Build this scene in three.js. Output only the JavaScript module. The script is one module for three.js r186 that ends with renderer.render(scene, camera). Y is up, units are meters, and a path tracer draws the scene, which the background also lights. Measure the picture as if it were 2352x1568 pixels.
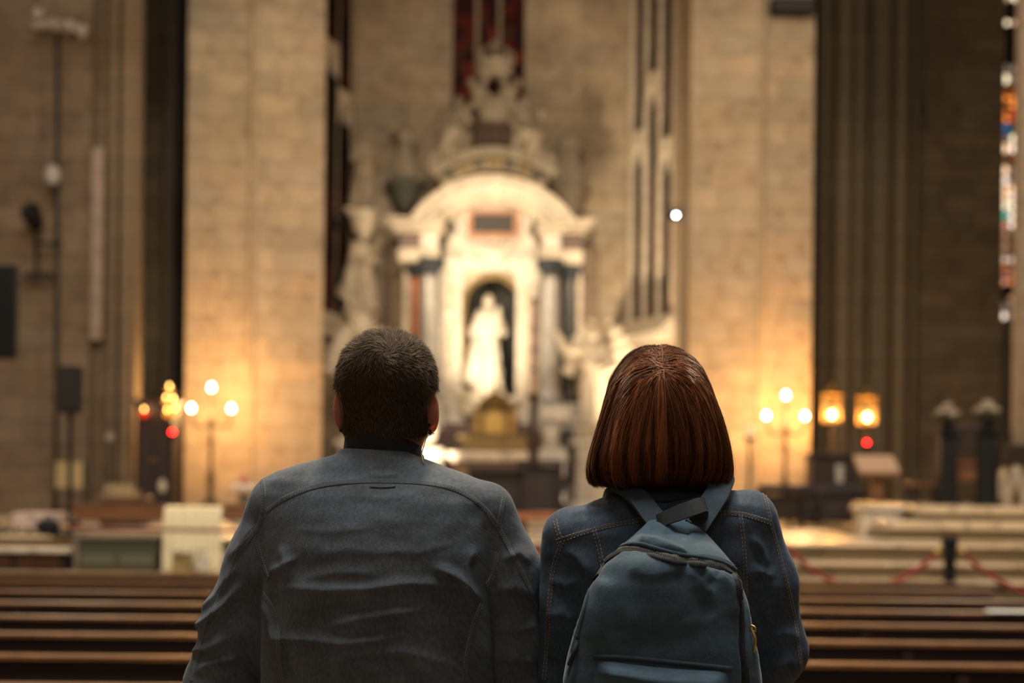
import * as THREE from 'three';
import { mergeGeometries, toCreasedNormals } from 'three/addons/utils/BufferGeometryUtils.js';
import { RoundedBoxGeometry } from 'three/addons/geometries/RoundedBoxGeometry.js';
import { MeshBVH } from 'three-mesh-bvh';

// ---------- camera, sky, light, exposure ----------
const F = 3267, CX = 1176, CY = 1100, EYE = 1.58, ROLL = 0.0105;   // lens in pixels, horizon row, eye height in metres
const scene = new THREE.Scene();
scene.background = new THREE.Color(0.002, 0.002, 0.002);
const camera = new THREE.PerspectiveCamera(2 * Math.atan(1100 / F) * 180 / Math.PI, 2352 / 2200, 0.05, 120);
camera.setViewOffset(2352, 2200, 0, 0, 2352, 1568);                  // level camera, lens shifted up
camera.position.set(0, EYE, 0);
camera.rotation.set(0, 0, ROLL);
camera.focus = 2.24;
camera.userData.fStop = 2.45;
const renderer = new THREE.WebGLRenderer({ antialias: true });
renderer.toneMapping = THREE.LinearToneMapping;
renderer.toneMappingExposure = 1.0;
renderer.shadowMap.enabled = true;

const WARM = [1, 0.70, 0.36], AMBER = [1, 0.53, 0.19], COOL = [0.90, 0.96, 1.0], NEUTRAL = [1, 0.80, 0.555];
const LIGHT = {                                                       // every lamp strength in one place (candela; windows in nits)
  bulb: 5.4, lantern: 4.5, shrineSpot: 40, shrineFill: 17, low: 36, gable: 38, upper: 150, apse: 88, windowBack: 0.12, skylight: 31, nave: 34, ledRed: 0.05,
};
const rgb = (a) => new THREE.Color().setRGB(a[0], a[1], a[2]);
function pointLight(c, i, pos, radius, parent = scene) {
  const l = new THREE.PointLight(rgb(c), i, 0, 2); l.position.set(...pos); l.castShadow = true; l.shadow.radius = radius / 0.02; parent.add(l); return l;
}
function spotLight(c, i, pos, to, deg, pen, radius) {
  const l = new THREE.SpotLight(rgb(c), i, 0, deg * Math.PI / 180, pen, 2); l.position.set(...pos); l.target.position.set(...to);
  l.castShadow = true; l.shadow.radius = radius / 0.02; scene.add(l); scene.add(l.target); return l;
}
function rectLight(c, i, pos, to, w, h) {
  const l = new THREE.RectAreaLight(rgb(c), i, w, h); l.position.set(...pos); l.lookAt(...to); scene.add(l); return l;
}

// ---------- helpers ----------
let seedState = 7;
const reseed = (s) => { seedState = s >>> 0; };
const rnd = () => { seedState = (seedState + 0x6d2b79f5) | 0; let t = Math.imul(seedState ^ (seedState >>> 15), 1 | seedState); t = (t + Math.imul(t ^ (t >>> 7), 61 | t)) ^ t; return ((t ^ (t >>> 14)) >>> 0) / 4294967296; };
const rr = (a, b) => a + (b - a) * rnd();
const clamp = (x, a = 0, b = 1) => Math.min(b, Math.max(a, x)), lerp = (a, b, t) => a + (b - a) * t;
const smooth = (a, b, x) => { const t = clamp((x - a) / (b - a)); return t * t * (3 - 2 * t); };
const V = (x, y, z) => new THREE.Vector3(x, y, z);
// a place that a picture position shows at distance d (metres in front of the camera)
function at(px, py, d) {
  const u = px - CX, v = CY - py, c = Math.cos(ROLL), s = Math.sin(ROLL);
  return V((u * c - v * s) * d / F, EYE + (u * s + v * c) * d / F, -d);
}
const used = new Map();
function numbered(n) { const k = used.get(n) ?? 0; used.set(n, k + 1); return k ? n + '_' + String(k).padStart(3, '0') : n; }
function shadows(o) { o.traverse((m) => { if (m.isMesh) { m.castShadow = true; m.receiveShadow = true; } }); return o; }
function thing(name, label, category, pos = [0, 0, 0], turn = 0, group) {
  const o = new THREE.Group(); o.name = numbered(name); scene.add(o);
  o.position.set(...(pos.isVector3 ? pos.toArray() : pos)); o.rotation.y = turn; o.userData = { label, category };
  if (group) o.userData.group = group;
  return o;
}
function structure(name, label, pos = [0, 0, 0]) { const o = new THREE.Group(); o.name = numbered(name); scene.add(o); o.position.set(...pos); o.userData = { kind: 'structure', label }; return o; }
const partCount = new WeakMap();
function part(name, geo, mat, parent, label) {
  const g = Array.isArray(geo) ? merge(geo) : geo, m = new THREE.Mesh(g, mat);
  let c = partCount.get(parent); if (!c) partCount.set(parent, c = {});
  const k = c[name] ?? 0; c[name] = k + 1; m.name = k ? name + '_' + String(k).padStart(3, '0') : name;
  if (label) m.userData.label = label;
  m.castShadow = m.receiveShadow = true; parent.add(m); return m;
}
function dup(root, pos, turn, label, group) {
  const r = root.clone(); r.name = numbered(root.name.replace(/_\d{3}$/, '')); scene.add(r); r.position.set(...(pos.isVector3 ? pos.toArray() : pos)); if (turn !== undefined) r.rotation.y = turn;
  r.userData = { ...root.userData }; if (label) r.userData.label = label; if (group) r.userData.group = group; return r;
}
function merge(list) { return mergeGeometries(list.map((g) => { const q = g.index ? g.toNonIndexed() : g.clone(); for (const k of Object.keys(q.attributes)) if (!['position', 'normal', 'uv'].includes(k)) q.deleteAttribute(k); return q; })); }
// uv in metres
function metreUV(g, ou = 0, ov = 0) {
  const p = g.attributes.position, n = g.attributes.normal, uv = new Float32Array(p.count * 2);
  for (let i = 0; i < p.count; i++) {
    const ax = Math.abs(n.getX(i)), ay = Math.abs(n.getY(i)), az = Math.abs(n.getZ(i)), x = p.getX(i), y = p.getY(i), z = p.getZ(i);
    const [u, v] = az >= ax && az >= ay ? [x, y] : ax >= ay ? [z, y] : [x, z];
    uv[2 * i] = u + ou; uv[2 * i + 1] = v + ov;
  }
  g.setAttribute('uv', new THREE.BufferAttribute(uv, 2)); return g;
}
const box = (w, h, d, x = 0, y = 0, z = 0, ou = 0, ov = 0) => metreUV(new THREE.BoxGeometry(w, h, d), ou, ov).translate(x, y, z);
const rbox = (w, h, d, x = 0, y = 0, z = 0, r = 0.01, seg = 2) => metreUV(new RoundedBoxGeometry(w, h, d, seg, Math.min(r, w / 2.01, h / 2.01, d / 2.01)), x, y).translate(x, y, z);
const cyl = (r0, r1, h, x = 0, y = 0, z = 0, n = 20) => metreUV(new THREE.CylinderGeometry(r0, r1, h, n)).translate(x, y, z);
const ball = (r, x = 0, y = 0, z = 0, sx = 1, sy = 1, sz = 1, n = 16) => metreUV(new THREE.SphereGeometry(r, n, Math.max(8, n * 3 >> 2)).scale(sx, sy, sz)).translate(x, y, z);
const lathe = (pts, n = 24, x = 0, y = 0, z = 0) => metreUV(new THREE.LatheGeometry(pts.map(([a, b]) => new THREE.Vector2(a, b)), n)).translate(x, y, z);
const tube = (pts, r, n = 24, rad = 8, closed = false) => metreUV(new THREE.TubeGeometry(new THREE.CatmullRomCurve3(pts.map((p) => p.isVector3 ? p : V(...p)), closed), n, r, rad, closed));
function extrude(shape, depth, bevel = 0.01, curve = 20) {
  return metreUV(new THREE.ExtrudeGeometry(shape, { depth, bevelEnabled: bevel > 0, bevelSize: bevel, bevelThickness: bevel, bevelSegments: 2, curveSegments: curve, steps: 1 }));
}
const polyShape = (pts) => new THREE.Shape(pts.map(([a, b]) => new THREE.Vector2(a, b)));

// noise
const hash3 = (x, y, z) => { let h = Math.imul(x, 374761393) ^ Math.imul(y, 668265263) ^ Math.imul(z, 2147483647 ^ 0x5bd1e995); h = Math.imul(h ^ (h >>> 13), 1274126177); return ((h ^ (h >>> 16)) >>> 0) / 4294967296; };
function vnoise(x, y, z = 0) {
  const xi = Math.floor(x), yi = Math.floor(y), zi = Math.floor(z), f = (t) => t * t * (3 - 2 * t), u = f(x - xi), v = f(y - yi), w = f(z - zi);
  const c = (a, b, d) => hash3(xi + a, yi + b, zi + d);
  return lerp(lerp(lerp(c(0, 0, 0), c(1, 0, 0), u), lerp(c(0, 1, 0), c(1, 1, 0), u), v), lerp(lerp(c(0, 0, 1), c(1, 0, 1), u), lerp(c(0, 1, 1), c(1, 1, 1), u), v), w);
}
const fbm = (x, y, z = 0, o = 4) => { let s = 0, a = 0.5, t = 0; for (let i = 0; i < o; i++) { s += a * vnoise(x, y, z + i * 17.3); t += a; x = x * 2.03 + 5.1; y = y * 2.03 + 1.7; z *= 2; a *= 0.5; } return s / t; };
// tiling noise through wrapped lattice
function tileNoise(u, v, n, s) {
  const x = u * n, y = v * n, xi = Math.floor(x), yi = Math.floor(y), f = (t) => t * t * (3 - 2 * t), a = f(x - xi), b = f(y - yi), c = (i, j) => hash3(((xi + i) % n + n) % n, ((yi + j) % n + n) % n, s);
  return lerp(lerp(c(0, 0), c(1, 0), a), lerp(c(0, 1), c(1, 1), a), b);
}
const tileFbm = (u, v, n, s, o = 4) => { let t = 0, a = 0.5, w = 0; for (let i = 0; i < o; i++) { t += a * tileNoise(u, v, n << i, s + i); w += a; a *= 0.5; } return t / w; };
function dataTex(n, fn, srgb, repeat = 1) {
  const d = new Uint8Array(n * n * 4);
  for (let y = 0; y < n; y++) for (let x = 0; x < n; x++) { const c = fn((x + 0.5) / n, (y + 0.5) / n), o = (y * n + x) * 4; for (let k = 0; k < 3; k++) d[o + k] = clamp(c[k]) * 255; d[o + 3] = 255; }
  const t = new THREE.DataTexture(d, n, n); t.wrapS = t.wrapT = THREE.RepeatWrapping; t.magFilter = THREE.LinearFilter; t.minFilter = THREE.LinearMipmapLinearFilter; t.generateMipmaps = true;
  if (srgb) t.colorSpace = THREE.SRGBColorSpace; t.repeat.set(repeat, repeat); t.needsUpdate = true; return t;
}
const std = (o) => new THREE.MeshStandardMaterial(o), phys = (o) => new THREE.MeshPhysicalMaterial(o);
const lin = (r, g, b) => new THREE.Color().setRGB(r, g, b);

// ---------- meshing of implicit shapes (surface nets) ----------
function meshSDF(f, lo, hi, cell, L = 2.5) {
  const nx = Math.ceil((hi[0] - lo[0]) / cell) + 1, ny = Math.ceil((hi[1] - lo[1]) / cell) + 1, nz = Math.ceil((hi[2] - lo[2]) / cell) + 1, B = 4;
  const val = new Float32Array(nx * ny * nz), id = (i, j, k) => i + nx * (j + ny * k), rad = B * cell * 0.87 * L;
  for (let k = 0; k < nz; k += B) for (let j = 0; j < ny; j += B) for (let i = 0; i < nx; i += B) {
    const c = f(lo[0] + (i + 1.5) * cell, lo[1] + (j + 1.5) * cell, lo[2] + (k + 1.5) * cell), far = Math.abs(c) > rad;
    for (let z = k; z < Math.min(k + B, nz); z++) for (let y = j; y < Math.min(j + B, ny); y++) for (let x = i; x < Math.min(i + B, nx); x++) val[id(x, y, z)] = far ? c : f(lo[0] + x * cell, lo[1] + y * cell, lo[2] + z * cell);
  }
  const vi = new Int32Array(nx * ny * nz).fill(-1), P = [], I = [];
  const E = [[0, 1], [2, 3], [4, 5], [6, 7], [0, 2], [1, 3], [4, 6], [5, 7], [0, 4], [1, 5], [2, 6], [3, 7]], cv = new Float32Array(8);
  for (let k = 0; k < nz - 1; k++) for (let j = 0; j < ny - 1; j++) for (let i = 0; i < nx - 1; i++) {
    let m = 0; for (let c = 0; c < 8; c++) { cv[c] = val[id(i + (c & 1), j + ((c >> 1) & 1), k + (c >> 2))]; if (cv[c] < 0) m |= 1 << c; }
    if (m === 0 || m === 255) continue;
    let x = 0, y = 0, z = 0, n = 0;
    for (const [a, b] of E) if ((cv[a] < 0) !== (cv[b] < 0)) { const t = cv[a] / (cv[a] - cv[b]); x += lerp(a & 1, b & 1, t); y += lerp((a >> 1) & 1, (b >> 1) & 1, t); z += lerp(a >> 2, b >> 2, t); n++; }
    vi[id(i, j, k)] = P.length / 3; P.push(lo[0] + (i + x / n) * cell, lo[1] + (j + y / n) * cell, lo[2] + (k + z / n) * cell);
  }
  const quad = (a, b, c, d, flip) => { if (a < 0 || b < 0 || c < 0 || d < 0) return; if (flip) I.push(a, c, b, a, d, c); else I.push(a, b, c, a, c, d); };
  for (let k = 1; k < nz - 1; k++) for (let j = 1; j < ny - 1; j++) for (let i = 1; i < nx - 1; i++) {
    const s = val[id(i, j, k)] < 0;
    if (s !== val[id(i + 1, j, k)] < 0) quad(vi[id(i, j - 1, k - 1)], vi[id(i, j, k - 1)], vi[id(i, j, k)], vi[id(i, j - 1, k)], !s);
    if (s !== val[id(i, j + 1, k)] < 0) quad(vi[id(i - 1, j, k - 1)], vi[id(i - 1, j, k)], vi[id(i, j, k)], vi[id(i, j, k - 1)], !s);
    if (s !== val[id(i, j, k + 1)] < 0) quad(vi[id(i - 1, j - 1, k)], vi[id(i, j - 1, k)], vi[id(i, j, k)], vi[id(i - 1, j, k)], !s);
  }
  const g = new THREE.BufferGeometry(); g.setAttribute('position', new THREE.BufferAttribute(new Float32Array(P), 3)); g.setIndex(I); g.computeVertexNormals();
  return g;
}
const smin = (a, b, k) => { const h = Math.max(k - Math.abs(a - b), 0) / k; return Math.min(a, b) - h * h * k * 0.25; };
function bone(x, y, z, a, b, ra, rb) {
  const bx = b.x - a.x, by = b.y - a.y, bz = b.z - a.z, px = x - a.x, py = y - a.y, pz = z - a.z, t = clamp((px * bx + py * by + pz * bz) / (bx * bx + by * by + bz * bz));
  return Math.hypot(px - bx * t, py - by * t, pz - bz * t) - lerp(ra, rb, t);
}
const ellip = (x, y, z, c, rx, ry, rz) => { const a = (x - c.x) / rx, b = (y - c.y) / ry, d = (z - c.z) / rz, k = Math.hypot(a, b, d); return (k - 1) * Math.min(rx, ry, rz); };
function table(rows) {                                                 // rows [key, ...values], key rising: smooth lookup
  return (k) => {
    if (k <= rows[0][0]) return rows[0].slice(1);
    for (let i = 1; i < rows.length; i++) if (k <= rows[i][0]) { const t = (k - rows[i - 1][0]) / (rows[i][0] - rows[i - 1][0]); return rows[i].slice(1).map((v, c) => lerp(rows[i - 1][c + 1], v, t)); }
    return rows[rows.length - 1].slice(1);
  };
}
function smoothNormals(g) { g.computeVertexNormals(); return g; }

// ---------- materials ----------
const stoneTex = dataTex(512, (u, v) => {
  const a = tileFbm(u, v, 4, 11, 5), b = tileFbm(u, v, 24, 31, 3), st = smooth(0.55, 0.75, tileFbm(u, v, 5, 57, 4)), vein = smooth(0.06, 0.0, Math.abs(tileFbm(u + 0.2 * a, v, 6, 71, 4) - 0.5));
  const k = 0.74 + 0.2 * a + 0.12 * (b - 0.5) - 0.06 * st - 0.05 * vein;
  return [k * 1.0, k * (0.985 - 0.03 * st), k * (0.96 - 0.06 * st)];
}, true);
const stoneBump = dataTex(256, (u, v) => { const a = tileFbm(u, v, 16, 91, 4); return [a, a, a]; }, false, 2);
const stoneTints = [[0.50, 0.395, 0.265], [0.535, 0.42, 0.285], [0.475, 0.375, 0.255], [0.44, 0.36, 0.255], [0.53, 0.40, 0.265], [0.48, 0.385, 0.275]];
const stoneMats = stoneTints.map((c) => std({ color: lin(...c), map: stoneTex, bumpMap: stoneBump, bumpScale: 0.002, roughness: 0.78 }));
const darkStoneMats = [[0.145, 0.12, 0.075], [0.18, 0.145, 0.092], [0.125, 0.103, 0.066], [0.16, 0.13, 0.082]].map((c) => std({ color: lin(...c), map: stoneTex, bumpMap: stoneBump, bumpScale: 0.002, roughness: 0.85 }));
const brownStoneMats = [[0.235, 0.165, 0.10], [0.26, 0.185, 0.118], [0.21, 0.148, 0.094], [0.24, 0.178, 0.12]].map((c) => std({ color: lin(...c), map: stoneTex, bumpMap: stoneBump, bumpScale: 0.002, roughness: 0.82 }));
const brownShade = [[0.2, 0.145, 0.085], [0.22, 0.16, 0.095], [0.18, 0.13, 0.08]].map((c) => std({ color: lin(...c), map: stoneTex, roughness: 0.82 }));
const mortarMat = std({ color: lin(0.34, 0.28, 0.21), map: stoneTex, roughness: 0.95 });
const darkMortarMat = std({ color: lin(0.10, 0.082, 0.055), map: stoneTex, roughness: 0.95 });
const marbleTex = dataTex(512, (u, v) => {
  const w = tileFbm(u, v, 4, 3, 5), vein = smooth(0.05, 0, Math.abs(tileFbm(u + 0.3 * w, v + 0.2 * w, 5, 19, 5) - 0.5)), k = 0.88 + 0.1 * w - 0.22 * vein;
  return [k, k * 0.985, k * 0.96];
}, true);
const marble = (r, g, b, rough = 0.35) => std({ color: lin(r, g, b), map: marbleTex, roughness: rough });
const M = {
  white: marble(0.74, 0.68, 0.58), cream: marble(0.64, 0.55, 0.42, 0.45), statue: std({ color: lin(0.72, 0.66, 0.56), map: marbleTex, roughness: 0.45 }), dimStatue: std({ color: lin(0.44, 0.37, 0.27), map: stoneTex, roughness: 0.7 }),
  redMarble: marble(0.46, 0.155, 0.05, 0.3), darkMarble: marble(0.045, 0.045, 0.042, 0.25), brownMarble: marble(0.13, 0.065, 0.04, 0.4), greyMarble: marble(0.36, 0.34, 0.31, 0.25), ochre: marble(0.40, 0.28, 0.11, 0.4),
  gold: std({ color: lin(0.42, 0.27, 0.08), metalness: 0.9, roughness: 0.38 }), oldGold: std({ color: lin(0.20, 0.135, 0.045), metalness: 0.4, roughness: 0.5 }), black: phys({ color: lin(0.010, 0.0095, 0.009), roughness: 0.7, specularIntensity: 0.35 }), iron: std({ color: lin(0.035, 0.028, 0.02), metalness: 0.6, roughness: 0.5 }),
  bronze: std({ color: lin(0.045, 0.03, 0.015), metalness: 0.3, roughness: 0.6 }), darkBlue: std({ color: lin(0.02, 0.024, 0.028), roughness: 0.7 }), red: std({ color: lin(0.24, 0.022, 0.02), roughness: 0.8 }), whitePaint: std({ color: lin(0.36, 0.33, 0.28), roughness: 0.5 }),
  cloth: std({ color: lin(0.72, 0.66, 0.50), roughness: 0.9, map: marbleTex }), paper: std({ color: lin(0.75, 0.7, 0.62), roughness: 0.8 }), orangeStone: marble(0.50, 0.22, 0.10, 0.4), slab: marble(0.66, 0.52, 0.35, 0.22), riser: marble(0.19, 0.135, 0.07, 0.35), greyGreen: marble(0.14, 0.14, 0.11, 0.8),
};
const woodTex = dataTex(512, (u, v) => {
  const g = tileNoise(u, v * 1, 96, 5) * 0.0 + tileFbm((u * 1) % 1, (v * 8) % 1, 8, 41, 4), f = tileFbm((u * 2) % 1, (v * 32) % 1, 8, 43, 3), k = 0.62 + 0.35 * g + 0.25 * (f - 0.5);
  return [k, k * 0.93, k * 0.86];
}, true);
const wood = (r, g, b, rough = 0.4) => std({ color: lin(r, g, b), map: woodTex, roughness: rough });
const woodDark = wood(0.024, 0.010, 0.005, 0.5), woodRail = wood(0.235, 0.112, 0.038, 0.4), woodBlack = wood(0.03, 0.016, 0.009, 0.45), woodMid = wood(0.22, 0.11, 0.05, 0.4);

// ---------- masonry: every block a stone of its own before a recessed joint ----------
const blockShapes = new Map();
function blockShape(w, h, k) {
  const key = [w.toFixed(2), h.toFixed(3), k].join();
  if (!blockShapes.has(key)) {
    const b = 0.006, s = polyShape([[-w / 2 + b, -h / 2 + b], [w / 2 - b, -h / 2 + b], [w / 2 - b, h / 2 - b], [-w / 2 + b, h / 2 - b]]);
    blockShapes.set(key, metreUV(new THREE.ExtrudeGeometry(s, { depth: 0.05, bevelEnabled: true, bevelSize: b, bevelThickness: b, bevelSegments: 1, steps: 1 }), k * 0.37, k * 0.61));
  }
  return blockShapes.get(key);
}
function courses(root, a, b, y0, y1, { course = 0.3, len = 0.62, mats = stoneMats, mortar = mortarMat, thick = 0.4, top = 13, name = 'stone_block' } = {}) {
  const dx = b[0] - a[0], dz = b[1] - a[1], W = Math.hypot(dx, dz), turn = Math.atan2(-dz, dx), ux = dx / W, uz = dz / W, n = Math.max(1, Math.round((y1 - y0) / course)), h = (y1 - y0) / n;
  const core = part('wall_core', box(W, top - y0, thick, W / 2, (top + y0) / 2, -thick / 2 - 0.06), mortar, root); core.position.set(a[0], 0, a[1]); core.rotation.y = turn;
  const place = (g, m, s, y, out) => { const o = part(name, g, m, root); o.position.set(a[0] + ux * s - uz * out, y, a[1] + uz * s + ux * out); o.rotation.y = turn; };
  for (let r = 0; r < n; r++) {
    let s = 0, first = true;
    while (s < W - 0.01) {
      let w = Math.round((len * rr(0.75, 1.3)) / 0.05) * 0.05; if (first && r & 1) w = Math.round(w * 0.5 / 0.05) * 0.05; first = false;
      if (W - s - w < len * 0.4) w = W - s;
      place(blockShape(w - 0.004, h - 0.004, Math.floor(rnd() * 4)), mats[Math.floor(rnd() * mats.length)], s + w / 2, y0 + (r + 0.5) * h, -0.06 + rr(-0.003, 0.003));
      s += w;
    }
  }
  if (top > y1) { const c = part('upper_facing', box(W, top - y1, 0.06, W / 2, (top + y1) / 2, -0.03), mats[0], root); c.position.set(a[0], 0, a[1]); c.rotation.y = turn; }
}
const plan = (px, d) => { const p = at(px, 700, d); return [p.x, p.z]; };
const PLAT = 1.06;                                                    // height of the raised altar platform

// outer shell, closed all round
reseed(11);
{
  const shell = (name, label, g, m) => { const s = structure(name, label); part('slab', g, m, s); return s; };
  shell('floor', 'dark polished stone floor of the church under the rows of pews', box(23, 0.3, 42, 0.5, -0.15, -10), marble(0.16, 0.11, 0.075, 0.3));
  shell('ceiling', 'dim stone vault high above the church', box(23, 0.4, 42, 0.5, 13.2, -10), stoneMats[3]);
  shell('wall_left', 'side wall of the nave beyond the left pier', box(0.5, 13.4, 42, -10.75, 6.5, -10), stoneMats[2]);
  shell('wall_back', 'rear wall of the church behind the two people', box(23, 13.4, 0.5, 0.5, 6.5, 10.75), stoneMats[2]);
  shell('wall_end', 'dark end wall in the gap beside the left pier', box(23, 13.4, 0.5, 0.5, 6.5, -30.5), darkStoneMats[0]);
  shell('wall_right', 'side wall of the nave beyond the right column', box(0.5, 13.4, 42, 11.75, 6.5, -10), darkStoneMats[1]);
}
// apse: a central wall and two side walls that hold the tall windows
const A0 = plan(742, 19.6), A1 = plan(810, 24.6), A2 = plan(1440, 24.6), A3 = plan(1580, 19.5), B0 = plan(735, 23.4), B3 = plan(1546, 23.3);
{
  const w = structure('wall_apse', 'pale stone wall of the apse behind the marble altar'), wl = at(1040, 100, 24.6).x, wr = at(1205, 100, 24.6).x, z = A1[1], sill = at(1120, 300, 24.6).y;
  courses(w, [A1[0], z], [wl, z], PLAT, 10.2, { len: 0.8, course: 0.36, thick: 0.7 });
  courses(w, [wr, z], [A2[0], z], PLAT, 10.2, { len: 0.8, course: 0.36, thick: 0.7 });
  courses(w, [wl, z], [wr, z], PLAT, sill, { len: 0.7, course: 0.36, thick: 0.7, top: sill });
  const win = structure('window_1', 'three dark red lancets of the central apse window above the altar', [wl, 0, z]), W = wr - wl;
  const glassMats = [[0.10, 0.02, 0.012], [0.05, 0.014, 0.010], [0.17, 0.03, 0.022], [0.035, 0.014, 0.016], [0.07, 0.03, 0.02]].map((c) => phys({ color: lin(...c), roughness: 0.8, specularIntensity: 0.1 }));
  const lane = [[0.0, 0.30], [0.37, 0.60], [0.70, 1.0]];
  lane.forEach(([a, b], k) => {
    for (let y = sill; y < 10.6; y += 0.21) for (let c = 0; c < 2; c++) {
      const w0 = W * (b - a) / 2;
      part('glass_pane', box(w0 - 0.012, 0.2, 0.02, W * a + w0 * (c + 0.5), y + 0.1, -0.3), glassMats[Math.floor(rnd() * 5)], win);
    }
  });
  for (const f of [0.335, 0.65]) part('mullion', [rbox(0.075, 10.8 - sill, 0.2, W * f, (10.8 + sill) / 2, -0.2, 0.03), cyl(0.03, 0.03, 10.8 - sill, W * f, (10.8 + sill) / 2, -0.08, 10)], stoneMats[1], win);
  part('sill', rbox(W, 0.14, 0.5, W / 2, sill - 0.02, -0.2, 0.03), stoneMats[1], win);
  part('outer_leading', box(W, 10.9 - sill, 0.02, W / 2, (10.9 + sill) / 2, -0.34), M.black, win);
  part('window_head', box(W, 2.4, 0.6, W / 2, 11.9, -0.35), stoneMats[2], win);
}
// a tall three-light traceried window in a side wall, in the wall's own axes (x along it, z towards the church)
function sideWindow(name, label, a, b, s0, s1, y0, lights, tierTop, slim = 1) {
  const W = Math.hypot(b[0] - a[0], b[1] - a[1]), turn = Math.atan2(-(b[1] - a[1]), b[0] - a[0]), g = structure(name, label, [a[0], 0, a[1]]); g.rotation.y = turn;
  const glass = [[0.020, 0.012, 0.009], [0.034, 0.013, 0.009], [0.015, 0.013, 0.011], [0.045, 0.02, 0.018]].map((c) => phys({ color: lin(...c), roughness: 0.8, specularIntensity: 0.1 }));
  const stepW = (s1 - s0) / lights;
  for (let k = 0; k < lights; k++) {
    const x0 = s0 + k * stepW, top = tierTop[k], pw = stepW * (1 - 0.26 * slim), cx = x0 + stepW / 2;
    const pane = (ya, yb) => { for (let y = ya; y < yb - 0.02; y += 0.42) part('glass_pane', box(pw, Math.min(0.41, yb - y), 0.02, cx, (y + Math.min(y + 0.41, yb)) / 2, -0.1 * slim * slim), glass[Math.floor(rnd() * 4)], g); };
    pane(y0, top); pane(top + 0.55, 10.4);
    const head = new THREE.Shape(); head.moveTo(-stepW / 2, 0.55); head.lineTo(-stepW / 2, -0.02); head.lineTo(-pw / 2, -0.02); head.quadraticCurveTo(-pw / 2, 0.28, 0, 0.36); head.quadraticCurveTo(pw / 2, 0.28, pw / 2, -0.02); head.lineTo(stepW / 2, -0.02); head.lineTo(stepW / 2, 0.55);
    part('tracery_head', extrude(head, 0.12, 0.01).translate(cx, top, -0.12), M.cream, g);
  }
  for (let k = 0; k <= lights; k++) part('mullion', [rbox(stepW * 0.24 * slim, 10.4 - y0, 0.14 * slim, s0 + k * stepW, (10.4 + y0) / 2, -0.09 * slim, 0.02), cyl(0.026 * slim, 0.026 * slim, 10.4 - y0, s0 + k * stepW, (10.4 + y0) / 2, -0.02, 10)], M.cream, g);
  part('leading', box(s1 - s0 + 0.1, 10.6 - y0, 0.02, (s0 + s1) / 2, (10.6 + y0) / 2, -0.16), M.black, g);
  const sl = polyShape([[0, 0], [0.34, -0.30], [0.34, -0.42], [-0.3, -0.42], [-0.3, 0.02]]);
  part('sill', extrude(sl, s1 - s0 + 0.3, 0.01).rotateY(-Math.PI / 2).translate(s1 + 0.15, y0 + 0.02, 0), M.cream, g);
  return { g, W, turn };
}
function sideWall(name, label, a, b, s0, s1, y0) {
  const w = structure(name, label), W = Math.hypot(b[0] - a[0], b[1] - a[1]), ux = (b[0] - a[0]) / W, uz = (b[1] - a[1]) / W, p = (s) => [a[0] + ux * s, a[1] + uz * s];
  courses(w, a, p(s0), PLAT, 9.4, { thick: 0.6, course: 0.36 }); courses(w, p(s1), b, PLAT, 9.4, { thick: 0.6, course: 0.36 }); courses(w, p(s0), p(s1), PLAT, y0 - 0.35, { thick: 0.6, top: y0 - 0.35, course: 0.36 });
  const h = part('window_head', box(s1 - s0, 2.7, 0.6, (s0 + s1) / 2, 11.75, -0.3), stoneMats[1], w); h.position.set(a[0], 0, a[1]); h.rotation.y = Math.atan2(-uz, ux);
  return w;
}
const ySill = at(1490, 728, 23.6).y, ySillL = at(770, 718, 23.6).y, WL = Math.hypot(A1[0] - B0[0], A1[1] - B0[1]), WR = Math.hypot(B3[0] - A2[0], B3[1] - A2[1]);
sideWall('wall_apse_left', 'side wall of the apse beside the left pier, cut by a tall dark window', B0, A1, 0.06, WL - 0.1, ySillL);
sideWindow('window_2', 'narrow dark window seen edge-on beside the left pier', B0, A1, 0.12, WL - 0.12, ySillL, 2, [8.3, 7.6], 0.4);
sideWall('wall_apse_right', 'side wall of the apse beside the right pier, cut by a tall dark window', A2, B3, 0.03, WR - 0.06, ySill);
sideWindow('window_3', 'tall dark window with pale mullions beside the right pier', A2, B3, 0.03, WR - 0.08, ySill, 3, [7.0, 7.9, 6.7]);
{
  const j = structure('wall_jamb', 'pale return wall between the right pier and the tall window');
  courses(j, B3, A3, PLAT, 9.4, { len: 0.7, course: 0.36, thick: 0.4 });
  const k = structure('wall_return', 'return wall behind the left pier'); courses(k, A0, B0, PLAT, 9.4, { len: 0.7, course: 0.36, thick: 0.4 });
}
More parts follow.
